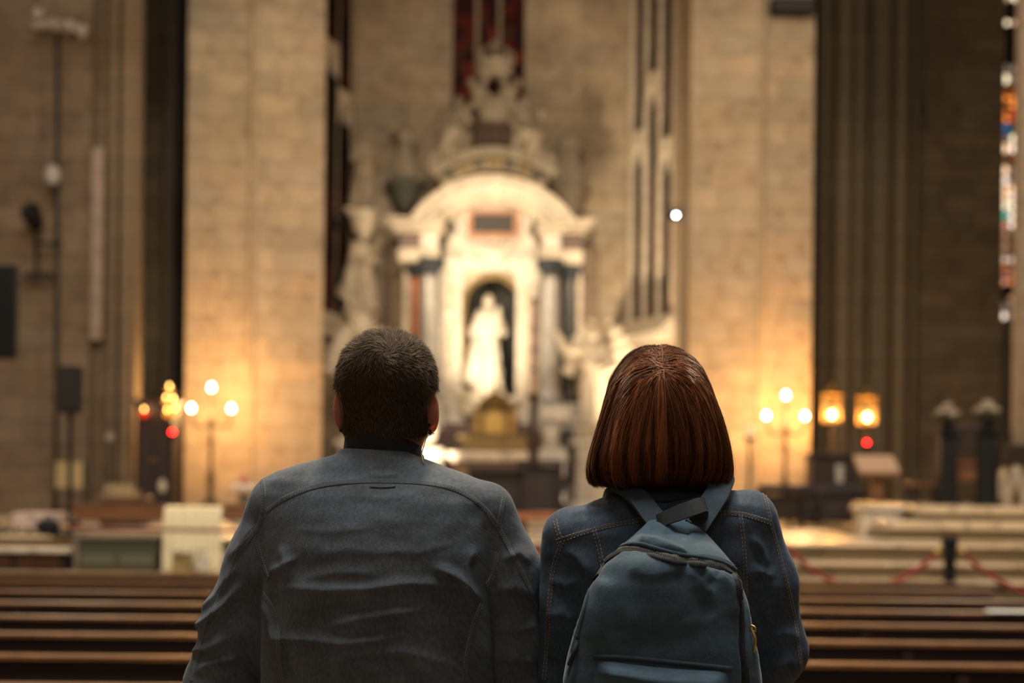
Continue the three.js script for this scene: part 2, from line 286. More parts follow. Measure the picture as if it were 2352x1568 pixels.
// piers
{
  const p1 = structure('pier_left', 'broad pale stone pier behind the left candelabrum');
  courses(p1, plan(425, 19.5), plan(578, 19.42), PLAT, 8.3, { len: 0.55, thick: 0.9 }); courses(p1, plan(578, 19.34), A0, PLAT, 8.3, { len: 0.5, thick: 0.9 });
  part('corner_roll', cyl(0.05, 0.05, 12, plan(578, 19.36)[0], 7, plan(578, 19.36)[1], 12), stoneMats[2], p1);
  const p2 = structure('pier_right', 'broad pale stone pier behind the right candelabrum');
  courses(p2, A3, plan(1745, 19.34), PLAT, 8.3, { len: 0.5, thick: 0.9 }); courses(p2, plan(1745, 19.42), plan(1866, 19.5), PLAT, 8.3, { len: 0.55, thick: 0.9 });
  part('corner_roll', cyl(0.05, 0.05, 12, plan(1745, 19.36)[0], 7, plan(1745, 19.36)[1], 12), stoneMats[2], p2);
  const p0 = structure('pier_far_left', 'brown stone pier at the left edge with slender shafts');
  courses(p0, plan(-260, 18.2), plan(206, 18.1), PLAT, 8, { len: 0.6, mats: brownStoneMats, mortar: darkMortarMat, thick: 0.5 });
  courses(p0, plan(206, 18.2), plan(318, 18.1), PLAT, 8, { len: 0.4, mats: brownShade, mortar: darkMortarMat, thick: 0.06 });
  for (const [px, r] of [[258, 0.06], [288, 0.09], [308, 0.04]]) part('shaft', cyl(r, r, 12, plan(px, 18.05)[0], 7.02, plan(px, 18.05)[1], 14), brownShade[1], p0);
  const s = at(226, 340, 18.02), e = at(222, 782, 18.02);
  part('pale_strip', rbox(0.16, s.y - e.y, 0.1, s.x, (s.y + e.y) / 2, s.z, 0.03), std({ color: lin(0.40, 0.30, 0.23), map: stoneTex, roughness: 0.7 }), p0, 'pale upright strip of stone');
  const pl = structure('wall_recess', 'dark stone wall in the gap between the left pier and the brown pier');
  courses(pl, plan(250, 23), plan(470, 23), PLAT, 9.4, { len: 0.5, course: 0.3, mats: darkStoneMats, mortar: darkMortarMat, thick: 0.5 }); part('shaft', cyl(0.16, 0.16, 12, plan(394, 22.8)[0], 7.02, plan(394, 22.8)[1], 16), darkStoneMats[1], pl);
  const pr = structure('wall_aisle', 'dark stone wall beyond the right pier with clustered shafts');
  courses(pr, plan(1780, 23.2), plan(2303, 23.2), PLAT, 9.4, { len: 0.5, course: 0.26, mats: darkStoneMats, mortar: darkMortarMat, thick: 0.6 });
  for (const [px, r, k] of [[1888, 0.12, 0], [1934, 0.14, 1], [1968, 0.07, 1], [2018, 0.2, 2], [2066, 0.12, 1], [2098, 0.06, 0]]) part('shaft', cyl(r, r, 12, plan(px, 23)[0], 7.02, plan(px, 23)[1], 16), darkStoneMats[k], pr);
  const nc = structure('column_near', 'pale plastered column shaft at the right edge'), cx = plan(2333, 14.5)[0] + 0.55;
  part('shaft', cyl(0.55, 0.55, 13 - 1.9, cx, 1.9 + (13 - 1.9) / 2, -14.5, 40), std({ color: lin(0.34, 0.27, 0.2), map: stoneTex, roughness: 0.8 }), nc);
  part('base', lathe([[0, 0], [0.75, 0], [0.75, 0.5], [0.68, 0.56], [0.7, 0.64], [0.6, 0.72], [0.62, 0.8], [0.55, 0.9], [0, 0.9]].map(([r, y]) => [r, y + PLAT]), 32, cx, 0, -14.5), M.cream, nc);
}
// stained glass seen edge-on in the gap at the right: backlit panes in lead
{
  const g = structure('window_4', 'sliver of bright stained glass between the dark wall and the right column', [plan(2303, 23.6)[0], 0, -23.6]);
  const hues = [[0.9, 0.75, 0.5], [0.95, 0.6, 0.35], [0.8, 0.22, 0.04], [0.7, 0.08, 0.02], [0.05, 0.18, 0.42], [0.05, 0.3, 0.2], [0.5, 0.2, 0.12], [0.9, 0.7, 0.55], [0.02, 0.02, 0.03], [0.55, 0.3, 0.15]];
  reseed(77); const yb = at(2310, 735, 23.6).y, top = 11.6, gm = hues.map((c, k) => [0.2, 0.9, 2.0].map((e) => std({ color: lin(...c.map((v) => v * 0.5)), emissive: lin(...c), emissiveIntensity: k === 8 ? 0 : e, roughness: 0.3 })));
  const story = [[0.03, [7, 0]], [0.10, [8, 9]], [0.16, [2, 6]], [0.30, [6, 9, 7]], [0.36, [0, 5, 7]], [0.46, [7, 1, 0]], [0.52, [2, 3, 9]], [0.57, [1, 7, 0]], [0.61, [5, 4]], [0.72, [2, 3, 2]], [0.77, [7, 0, 5]], [0.80, [4, 8]], [0.87, [8, 8, 8]], [1.2, [0, 1, 7, 8]], [9, [7, 2, 4]]];
  const vis = at(2310, 0, 23.6).y; let row = 0;
  for (let y = yb; y < top; row++) { const h = rr(0.09, 0.2), f = (y - yb) / (vis - yb), set = story.find(([t]) => f < t)[1]; for (let c = 0; c < 6; c++) { const w = 0.2; part('glass_pane', ball(0.5, -0.02 + c * 0.205, y + h / 2, 0, w * 0.92, h * 0.94, 0.04, 10), gm[set[Math.floor(rnd() * set.length)]][Math.min(2, Math.floor(rnd() * 3.6))], g); } y += h; }
  const n = 1, h = top - yb;
  part('lead_backing', box(1.3, top - yb, 0.01, 0.5, (top + yb) / 2, -0.015), M.black, g);
  part('lead_frame', [...Array(6)].map((_, c) => box(0.025, n * h, 0.04, -0.06 + c * 0.24, yb + n * h / 2, 0)), M.black, g);
  part('lower_wall', box(3.4, yb - PLAT, 0.4, 1.6, (yb + PLAT) / 2, -0.1), darkStoneMats[3], g, 'grey wall below the stained glass');
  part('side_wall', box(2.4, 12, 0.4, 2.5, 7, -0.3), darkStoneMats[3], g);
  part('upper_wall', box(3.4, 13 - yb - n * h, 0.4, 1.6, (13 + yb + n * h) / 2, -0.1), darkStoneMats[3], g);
  rectLight([1, 0.62, 0.36], 1.2, [plan(2303, 23.6)[0] + 0.6, yb + n * h / 2, -23.5], [plan(2303, 23.6)[0] + 0.6, yb + n * h / 2, 0], 1.1, n * h);
}
// raised platform in front of the apse, with two steps of separate slabs
{
  const s = structure('altar_platform', 'stepped pale marble platform that carries the altar and candelabra');
  const tiers = [[11.35, 0.8, 0.0], [11.71, 0.92, 0.8], [12.05, PLAT, 0.92]];
  for (let k = 0; k < 3; k++) {
    const [d, top, bot] = tiers[k], depth = k < 2 ? tiers[k + 1][0] - d + 0.06 : 0.9;
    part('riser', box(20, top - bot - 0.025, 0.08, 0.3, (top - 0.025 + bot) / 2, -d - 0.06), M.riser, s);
    for (let x = -9.6, i = 0; x < 10; i++) { const w = rr(1.5, 2.1); part('step_slab', rbox(w - 0.006, 0.028, depth, x + w / 2, top - 0.014 + rr(-0.002, 0.001), -d - depth / 2 + 0.02, 0.012), M.slab, s); x += w; }
  }
  part('core', [box(20, 0.74, 18.9, 0.3, 0.37, -20.95), box(20, 0.88, 18.6, 0.3, 0.44, -21.2)], M.riser, s);
  const tileG = [0, 1].map((k) => rbox(0.99, 0.05, 0.99, 0, 0, 0, 0.01, 1));
  for (let x = -7.5; x < 8; x += 1) for (let z = -13.2; z > -24.6; z -= 1) { const t = part('floor_tile', tileG[0], (Math.round(x - 0.5) + Math.round(z + 0.2)) & 1 ? M.slab : M.cream, s); t.position.set(x, PLAT - 0.025 + rr(-0.001, 0.001), z); }
  part('floor_bed', box(20, 0.09, 17.6, 0.3, PLAT - 0.09, -21.4), M.riser, s);
  const e = structure('side_platform', 'two broad pale marble steps rising behind the rope at the right');
  for (const [d, px, top, bot] of [[13, 2030, 1.235, PLAT], [13.4, 2105, 1.37, 1.235]]) {
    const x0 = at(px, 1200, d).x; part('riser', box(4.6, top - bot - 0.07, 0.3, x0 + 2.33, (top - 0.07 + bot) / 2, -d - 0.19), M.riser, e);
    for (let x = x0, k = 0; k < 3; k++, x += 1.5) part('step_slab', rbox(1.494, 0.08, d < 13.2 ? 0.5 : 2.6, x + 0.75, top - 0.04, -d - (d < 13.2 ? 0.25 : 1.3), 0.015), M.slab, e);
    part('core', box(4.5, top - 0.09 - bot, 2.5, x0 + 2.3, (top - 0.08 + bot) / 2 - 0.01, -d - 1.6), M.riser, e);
  }
}

// ---------- carved figures ----------
// robed figure by signed distance: h height, turned by the caller; arms, wings, a child or a seat by option
function figure(h, o = {}) {
  const sit = o.sit ? 1 : 0, lean = o.lean ?? 0, seed = o.seed ?? 1, cellN = o.cells ?? 52;
  const shoulderY = sit ? 0.66 : 0.8, headY = sit ? 0.80 : 0.925, kneeY = 0.36;
  const arms = o.arms ?? [[[-0.115, shoulderY, 0], [-0.17, shoulderY - 0.17, 0.05], [-0.06, shoulderY - 0.2, 0.14]], [[0.115, shoulderY, 0], [0.17, shoulderY - 0.17, 0.04], [0.05, shoulderY - 0.16, 0.15]]];
  const A = arms.map((a) => a.map((p) => V(p[0] + lean * p[1], p[1], p[2])));
  const f = (x, y, z) => {
    const lx = x - lean * y, th = Math.atan2(z, lx), r = Math.hypot(lx, z * 1.15);
    let prof;
    if (sit) prof = y < kneeY ? lerp(0.19, 0.17, y / kneeY) : lerp(0.15, 0.1, clamp((y - kneeY) / (shoulderY - kneeY)));
    else prof = lerp(0.19, 0.105, Math.pow(clamp(y / 0.62), 0.8)) + (y > 0.62 ? 0.022 * Math.sin((y - 0.62) * 17) : 0);
    const fold = (0.022 * Math.sin(th * 9 + seed + 3 * Math.sin(y * 6 + seed)) + 0.012 * Math.sin(th * 17 + y * 12 + seed * 2)) * clamp(1.25 - y * 1.3);
    let d = Math.max(r - prof - fold, y - shoulderY - 0.02, -y);
    if (sit) d = smin(d, bone(x, y, z, V(-0.07, kneeY, 0), V(-0.09, kneeY, 0.2), 0.1, 0.09), 0.06), d = smin(d, bone(x, y, z, V(0.07, kneeY, 0), V(0.09, kneeY, 0.2), 0.1, 0.09), 0.06), d = smin(d, bone(x, y, z, V(0, kneeY - 0.04, 0.2), V(0, 0.06, 0.2), 0.13 + fold, 0.15 + fold), 0.05);
    d = smin(d, bone(x, y, z, V(lean * shoulderY - 0.09, shoulderY - 0.01, 0), V(lean * shoulderY + 0.09, shoulderY - 0.01, 0), 0.055, 0.055), 0.06);
    d = smin(d, bone(x, y, z, V(lean * shoulderY, shoulderY, 0), V(lean * headY, headY - 0.02, 0.01), 0.035, 0.035), 0.03);
    d = smin(d, ellip(x, y, z, V(lean * headY, headY, 0.012), 0.052, 0.07, 0.062), 0.02);
    if (o.veil) d = smin(d, ellip(x, y, z, V(lean * headY, headY - 0.01, -0.012), 0.066, 0.08, 0.064), 0.02);
    else d = smin(d, ellip(x, y, z, V(lean * headY, headY + 0.022, -0.015), 0.06, 0.062, 0.06), 0.015);
    d = smin(d, ellip(x, y, z, V(lean * headY, headY - 0.012, 0.078), 0.012, 0.016, 0.014), 0.015);
    for (const a of A) { d = smin(d, bone(x, y, z, a[0], a[1], 0.05, 0.042), 0.03); d = smin(d, bone(x, y, z, a[1], a[2], 0.043, 0.028), 0.025); d = smin(d, ellip(x, y, z, a[2], 0.028, 0.03, 0.028), 0.015); }
    if (o.child) { d = smin(d, bone(x, y, z, V(0.1, 0.66, 0.12), V(0.09, 0.76, 0.13), 0.06, 0.045), 0.02); d = smin(d, ellip(x, y, z, V(0.1, 0.825, 0.14), 0.042, 0.048, 0.045), 0.012); }
    if (o.wings) for (const s of [-1, 1]) { const wx = x - s * 0.2, wy = y - (shoulderY + 0.02), c = Math.cos(s * 0.45), n = Math.sin(s * 0.45), qx = wx * c + wy * n, qy = -wx * n + wy * c; d = smin(d, (Math.hypot(qx / 0.1, qy / 0.27, (z + 0.09) / 0.035) - 1) * 0.035 + 0.006 * Math.sin(qy * 60), 0.02); }
    if (o.cloak) d = smin(d, bone(x, y, z, V(-0.1, 0.74, -0.02), V(-0.2, 0.22, -0.05), 0.05, 0.09 + fold), 0.05);
    return d;
  };
  const top = Math.max(headY + 0.12, ...A.flat().map((p) => p.y + 0.06), o.wings ? shoulderY + 0.32 : 0);
  const g = meshSDF(f, [-0.42, -0.02, -0.24], [0.42, top, 0.42], 1 / cellN, 2);
  return metreUV(g.scale(h, h, h));
}
// ---------- the marble altar ----------
const D = 24, PX = D / F, SC = at(1127, 1100, D).x;                       // metres per picture pixel and the altar's middle
const sy = (py, px = 1127, d = D) => at(px, py, d).y;
const sx = (px, py = 700, d = D) => at(px, py, d).x - SC;
const near = (k) => ({ y: (py) => sy(py, 1127, D - k), x: (px) => sx(px, 700, D - k), px: (D - k) / F });   // the same for a face that stands k metres forward
{
  const a = thing('altar_shrine', 'tall pale marble altar with columns, curved pediment and a dark arched niche', 'altar', [SC, 0, -D]);
  const b0 = PLAT, Wm = M.white;
  // back wall of the aedicule with the niche cut through it
  const nb = sy(925), nt = sy(700), nr = 60 * PX, back = new THREE.Shape(); back.moveTo(-1.5, b0); back.lineTo(1.5, b0); back.lineTo(1.5, sy(600)); back.lineTo(-1.5, sy(600)); back.closePath();
  const hole = new THREE.Path(); hole.moveTo(-nr, nb); hole.lineTo(-nr, nt); hole.absarc(0, nt, nr, Math.PI, 0, true); hole.lineTo(nr, nb); hole.closePath(); back.holes.push(hole);
  part('back_panel', extrude(back, 0.1, 0.005, 24).translate(0, 0, -0.06), M.cream, a);
  const conch = new THREE.CylinderGeometry(nr + 0.03, nr + 0.03, nt - nb + 0.6, 24, 1, true, Math.PI / 2, Math.PI).translate(0, (nt + nb) / 2 + 0.15, -0.02);
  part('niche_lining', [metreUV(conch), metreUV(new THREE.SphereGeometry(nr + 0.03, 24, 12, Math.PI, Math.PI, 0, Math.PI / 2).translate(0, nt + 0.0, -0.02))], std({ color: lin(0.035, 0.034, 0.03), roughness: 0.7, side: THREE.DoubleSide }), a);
  const ring = []; for (let k = 0; k <= 20; k++) { const t = Math.PI * (1 - k / 20); ring.push([Math.cos(t) * (nr + 0.03), nt + Math.sin(t) * (nr + 0.03), 0.06]); }
  part('niche_frame', tube([[-nr - 0.03, nb, 0.06], [-nr - 0.03, (nb + nt) / 2, 0.06], ...ring, [nr + 0.03, (nb + nt) / 2, 0.06], [nr + 0.03, nb, 0.06]], 0.045, 60, 8), M.oldGold, a, 'gilt moulding round the niche');
  // jambs with sunk panels
  for (const [p0, p1] of [[1012, 1062], [1186, 1238]]) {
    const x = (sx(p0) + sx(p1)) / 2, w = (p1 - p0) * PX, y0 = sy(1000), y1 = sy(626);
    part('jamb', rbox(w, y1 - y0, 0.16, x, (y0 + y1) / 2, 0.1, 0.015), Wm, a);
    for (const [q0, q1] of [[650, 720], [735, 850], [862, 930]]) part('jamb_panel', rbox(w * 0.55, sy(q0) - sy(q1), 0.03, x, (sy(q0) + sy(q1)) / 2, 0.19, 0.01), M.cream, a);
    part('jamb_capital', [rbox(w * 1.25, 0.09, 0.22, x, sy(632), 0.11, 0.02), rbox(w * 1.1, 0.12, 0.19, x, sy(646), 0.11, 0.03)], Wm, a);
    part('jamb_plinth', rbox(w * 1.3, sy(945) - b0, 0.3, x, (sy(945) + b0) / 2, 0.12, 0.02), Wm, a);
  }
  part('niche_lintel', [rbox(246 * PX, 0.16, 0.34, sx(1126), sy(611), 0.14, 0.02), rbox(228 * PX, 0.07, 0.26, sx(1126), sy(622), 0.12, 0.015)], Wm, a);
  // gable: a sloping shell between the lintel and the plaque
  const N = near(0.3);
  part('gable', [extrude(polyShape([[-120 * N.px, N.y(598)], [120 * N.px, N.y(598)], [84 * N.px, N.y(545)], [66 * N.px, N.y(478)], [40 * N.px, N.y(462)], [-40 * N.px, N.y(462)], [-66 * N.px, N.y(478)], [-84 * N.px, N.y(545)]]), 0.2, 0.03).translate(0, 0, 0.0),
    ...[-1, 1].map((s) => lathe([[0, 0], [0.2, 0], [0.2, 0.05], [0.12, 0.1], [0.15, 0.22], [0.08, 0.3], [0.1, 0.34], [0, 0.42]], 16, s * 92 * N.px, N.y(598), 0.14))], Wm, a);
  const shell = []; for (let k = -4; k <= 4; k++) shell.push(tube([[0, N.y(602), 0.26], [k * 0.065, N.y(575), 0.3], [k * 0.13, N.y(548), 0.24]], 0.04, 10, 6)); part('shell_relief', shell, Wm, a);
  part('plaque_frame', extrude((() => { const s = polyShape([[-54 * N.px, N.y(542)], [54 * N.px, N.y(542)], [60 * N.px, N.y(512)], [54 * N.px, N.y(484)], [-54 * N.px, N.y(484)], [-60 * N.px, N.y(512)]]); return s; })(), 0.07, 0.015).translate(0, 0, 0.22), M.orangeStone, a, 'orange stone frame of the plaque');
  part('plaque', rbox(96 * N.px, 44 * N.px, 0.05, 0, N.y(513), 0.3, 0.012), std({ color: lin(0.05, 0.045, 0.038), roughness: 0.85 }), a, 'dark inscription plaque');
  for (const s of [-1, 1]) part('scroll', tube([[s * 66 * N.px, N.y(462), 0.16], [s * 80 * N.px, N.y(475), 0.2], [s * 86 * N.px, N.y(505), 0.22], [s * 74 * N.px, N.y(520), 0.22], [s * 92 * N.px, N.y(552), 0.2], [s * 110 * N.px, N.y(575), 0.18]], 0.07, 30, 8), Wm, a);
  part('cartouche', [ball(0.2, 0, N.y(455), 0.2, 1.6, 0.6, 0.5), tube([[-0.5, N.y(480), 0.18], [-0.3, N.y(452), 0.22], [0, N.y(446), 0.24], [0.3, N.y(452), 0.22], [0.5, N.y(480), 0.18]], 0.06, 24, 8)], Wm, a);
  // columns, two to each side, on pedestals
  for (const s of [-1, 1]) {
    const C = near(0.42), inner = s < 0 ? C.x(986) : C.x(1265), outer = s < 0 ? sx(955) : sx(1306), y0 = C.y(925), y1 = C.y(634);
    const col = (name, x, z, r, m, lab) => part(name, lathe([[0, 0], [r * 1.35, 0], [r * 1.35, 0.07], [r * 1.2, 0.12], [r * 1.25, 0.16], [r * 1.05, 0.2], [r, 0.26], [r * 1.02, (y1 - y0) * 0.4], [r * 0.86, y1 - y0 - 0.06], [r * 0.98, y1 - y0 - 0.04], [r * 0.86, y1 - y0], [0, y1 - y0]], 28, x, y0, z), m, a, lab);
    col('column', inner, 0.42, 0.165, s < 0 ? M.greyMarble : M.greyMarble, 'grey veined marble column');
    col('column', outer, 0.16, s < 0 ? 0.1 : 0.15, s < 0 ? M.redMarble : M.darkMarble, s < 0 ? 'red marble column' : 'dark marble column');
    for (const [x, z, r] of [[inner, 0.42, 0.2], [outer, 0.16, s < 0 ? 0.14 : 0.18]]) part('capital', [lathe([[0, 0], [r * 0.82, 0], [r * 0.85, 0.06], [r * 1.0, 0.14], [r * 0.95, 0.16], [r * 1.25, 0.24], [r * 1.3, 0.27], [0, 0.27]], 20, x, y1, z), ...Array.from({ length: 8 }, (_, k) => ball(0.05, x + Math.cos(k * 0.785) * r * 1.05, y1 + 0.17, z + Math.sin(k * 0.785) * r * 1.05, 0.8, 1.4, 0.8, 8))], M.darkBlue, a);
    const pw = 105 * PX, px = (inner + outer) / 2;
    part('pedestal', [rbox(pw, y0 - b0 - 0.14, 0.7, px, (y0 + b0) / 2 - 0.03, 0.3, 0.02), rbox(pw + 0.1, 0.1, 0.8, px, y0 - 0.05, 0.3, 0.025), rbox(pw + 0.1, 0.16, 0.8, px, b0 + 0.08, 0.3, 0.02)], s < 0 ? Wm : M.greyMarble, a);
    part('pedestal_panel', rbox(pw * 0.6, (y0 - b0) * 0.5, 0.04, px, (y0 + b0) / 2, 0.66, 0.015), M.darkMarble, a);
    // entablature block above each pair
    const E = near(0.6);
    const ex = s < 0 ? (E.x(912) + E.x(1008)) / 2 : (E.x(1242) + E.x(1338)) / 2, ew = 96 * E.px;
    part('architrave', rbox(ew, 30 * E.px, 0.62, ex, E.y(585), 0.28, 0.015), M.cream, a);
    part('frieze', rbox(ew * 0.94, 32 * E.px, 0.56, ex, E.y(553), 0.26, 0.01), M.brownMarble, a, 'red-brown marble frieze');
    part('frieze_block', rbox(ew * 0.42, 34 * E.px, 0.14, inner, E.y(553), 0.52, 0.015), Wm, a);
    part('cornice', [rbox(ew * 1.16, 0.07, 0.78, ex, E.y(531), 0.32, 0.015), rbox(ew * 1.3, 0.09, 0.88, ex + s * 0.03, E.y(519), 0.34, 0.02), rbox(ew * 1.4, 0.05, 0.94, ex + s * 0.05, E.y(508), 0.35, 0.015)], M.cream, a);
    part('cornice_scroll', tube([[ex + s * 0.2, E.y(508), 0.5], [ex + s * 0.42, E.y(498), 0.5], [ex + s * 0.58, E.y(500), 0.5], [ex + s * 0.6, E.y(512), 0.5], [ex + s * 0.5, E.y(514), 0.5]], 0.05, 24, 8), M.cream, a);
    part('side_panel', rbox(62 * PX, sy(640) - sy(925), 0.08, s < 0 ? sx(926) : sx(1316), (sy(640) + sy(925)) / 2, -0.06, 0.01), s < 0 ? brownShade[0] : M.brownMarble, a, s < 0 ? 'dull grey-brown side panel' : 'dark brown side panel');
    part('wall_strip', rbox(0.5, sy(560) - b0, 0.25, s * 1.55, (sy(560) + b0) / 2, -0.25, 0.02), brownStoneMats[3], a);
  }
  // segmental pediment: a swept moulding over a recessed tympanum
  const arc = (r0, r1, half, cy, depth, z, m, name, lab) => { const s = new THREE.Shape(); s.absarc(0, cy, r1, Math.PI / 2 - half, Math.PI / 2 + half, false); s.absarc(0, cy, r0, Math.PI / 2 + half, Math.PI / 2 - half, true); return part(name, extrude(s, depth, 0.02, 40).translate(0, 0, z), m, a, lab); };
  { const G = near(0.75), halfW = 193 * G.px, top = G.y(405), base = G.y(512), h = top - base, R = (halfW * halfW + h * h) / (2 * h), cy = top - R, half = Math.asin(halfW / R);
    arc(R - 0.2, R - 0.05, half, cy, 0.6, 0.05, M.white, 'pediment_moulding'); arc(R - 0.1, R, half, cy, 0.82, 0.02, M.cream, 'pediment_cornice'); arc(R - 0.34, R - 0.2, half * 0.97, cy, 0.45, 0.02, M.cream, 'pediment_moulding');
    const s = new THREE.Shape(); s.absarc(0, cy, R - 0.2, Math.PI / 2 - half * 0.95, Math.PI / 2 + half * 0.95, false); s.lineTo(-halfW * 0.85, sy(560)); s.lineTo(halfW * 0.85, sy(560)); part('tympanum', extrude(s, 0.1, 0.005, 30).translate(0, 0, -0.1), M.cream, a); }
  { const halfW = 138 * PX, top = sy(352), base = sy(402), h = top - base, R = (halfW * halfW + h * h) / (2 * h), cy = top - R, half = Math.asin(halfW / R);
    arc(R - 0.34, R - 0.12, half, cy, 0.3, -0.02, M.ochre, 'attic_band', 'ochre marble band of the attic'); arc(R - 0.13, R, half * 1.04, cy, 0.5, -0.04, M.dimStatue, 'attic_cornice');
    for (let k = -3; k <= 3; k++) { const t = Math.PI / 2 - k * half * 0.27; part('attic_inlay', rbox(0.2, 0.13, 0.04, Math.cos(t) * (R - 0.23), cy + Math.sin(t) * (R - 0.23), 0.29, 0.01).applyMatrix4(new THREE.Matrix4()), k & 1 ? M.greyGreen : M.oldGold, a); } }
  part('attic_block', [rbox(84 * PX, 62 * PX, 0.4, sx(1132), sy(328), 0.1, 0.03), rbox(100 * PX, 0.06, 0.46, sx(1132), sy(296), 0.1, 0.02)], marble(0.07, 0.04, 0.028, 0.85), a, 'dark red-brown marble block');
  part('attic_back', rbox(2.2, sy(380) - sy(420), 0.25, 0, sy(400), -0.2, 0.02), M.dimStatue, a);
  // crest of scrolls and a crown at the top
  part('crest', [ball(0.26, 0.03, sy(262), 0.1, 1.2, 1.1, 0.5), ...[-1, 1].flatMap((s) => [tube([[s * 0.05, sy(295), 0.1], [s * 0.36, sy(290), 0.12], [s * 0.45, sy(255), 0.12], [s * 0.25, sy(238), 0.14], [s * 0.3, sy(210), 0.12], [s * 0.42, sy(190), 0.1]], 0.07, 26, 8), tube([[s * 0.08, sy(230), 0.1], [s * 0.2, sy(205), 0.14], [s * 0.12, sy(180), 0.12]], 0.06, 16, 8), ball(0.13, s * 0.27, sy(218), 0.14)])], M.dimStatue, a, 'carved scrolls and cherub heads');
  part('crown', [lathe([[0, 0], [0.3, 0], [0.32, 0.06], [0.28, 0.1], [0.34, 0.24], [0.3, 0.24], [0.25, 0.1], [0, 0.1]], 24, 0.0, sy(180), 0.1), ...Array.from({ length: 8 }, (_, k) => tube([[Math.cos(k * 0.785) * 0.32, sy(180) + 0.22, 0.1 + Math.sin(k * 0.785) * 0.32], [Math.cos(k * 0.785) * 0.27, sy(180) + 0.4, 0.1 + Math.sin(k * 0.785) * 0.27], [0, sy(180) + 0.5, 0.1]], 0.03, 12, 6)), ball(0.07, 0, sy(180) + 0.55, 0.1)], M.dimStatue, a, 'carved crown');
  // foot of the altar: clouds, predella and relief under the statue
  const clouds = []; reseed(5); for (let k = 0; k < 26; k++) clouds.push(ball(rr(0.09, 0.19), rr(-0.5, 0.5), lerp(sy(965), sy(905), rnd()), rr(0.05, 0.32), 1, 0.8, 0.8, 10)); part('cloud_relief', clouds, M.cream, a);
  part('predella', [rbox(1.5, 0.14, 0.9, 0, sy(985), 0.3, 0.02), rbox(1.9, sy(990) - b0, 1.1, 0, (sy(990) + b0) / 2, 0.4, 0.02)], M.brownMarble, a);
}
// altar table with a gilt tabernacle in front of the shrine
{
  const p = at(1125, 1045, 21.6), t = thing('altar_table', 'marble altar table with a pale slab and dark front below the gilt tabernacle', 'table', [p.x, PLAT, p.z]), h = p.y - PLAT;
  part('slab', [rbox(1.24, 0.1, 0.8, 0, h, 0, 0.02), rbox(1.16, 0.05, 0.74, 0, h - 0.07, 0, 0.015)], M.white, t);
  part('front', rbox(1.1, h - 0.1, 0.6, 0, (h - 0.1) / 2, 0, 0.02), M.brownMarble, t);
  for (const [x, w] of [[-0.28, 0.4], [0.28, 0.4]]) part('front_panel', rbox(w, 0.22, 0.05, x, h - 0.3, 0.3, 0.02), M.oldGold, t, 'gilt panel');
  part('foot', rbox(1.3, 0.1, 0.8, 0, 0.05, 0, 0.02), M.brownMarble, t);
  const q = at(1136, 1032, 21.6), g = thing('tabernacle', 'domed gilt tabernacle standing on the altar table', 'tabernacle', [q.x, p.y + 0.05, q.z]), k = 21.6 / F;
  part('base', [rbox(150 * k, 0.22, 0.44, 0, 0.11, 0, 0.02), rbox(170 * k, 0.05, 0.48, 0, 0.23, 0, 0.015)], M.oldGold, g);
  part('body', rbox(100 * k, 0.4, 0.36, 0, 0.45, 0, 0.02), M.oldGold, g);
  part('door', extrude((() => { const s = new THREE.Shape(); s.moveTo(-0.14, 0); s.lineTo(0.14, 0); s.lineTo(0.14, 0.2); s.absarc(0, 0.2, 0.14, 0, Math.PI, false); s.closePath(); return s; })(), 0.02, 0.008).translate(0, 0.28, 0.18), M.gold, g);
  for (const s of [-1, 1]) part('column', lathe([[0, 0], [0.035, 0], [0.03, 0.03], [0.025, 0.05], [0.022, 0.33], [0.035, 0.37], [0, 0.37]], 12, s * 0.26, 0.26, 0.2), M.gold, g);
  part('dome', lathe([[0, 0.2], [0.03, 0.2], [0.05, 0.16], [0.16, 0.1], [0.24, 0.0], [0.26, -0.06], [0.3, -0.06], [0.3, -0.1], [0, -0.1]], 24, 0, 0.74, 0), M.oldGold, g);
  part('finial', [ball(0.035, 0, 0.98, 0), box(0.02, 0.14, 0.02, 0, 1.06, 0), box(0.09, 0.02, 0.02, 0, 1.08, 0)], M.gold, g);
}
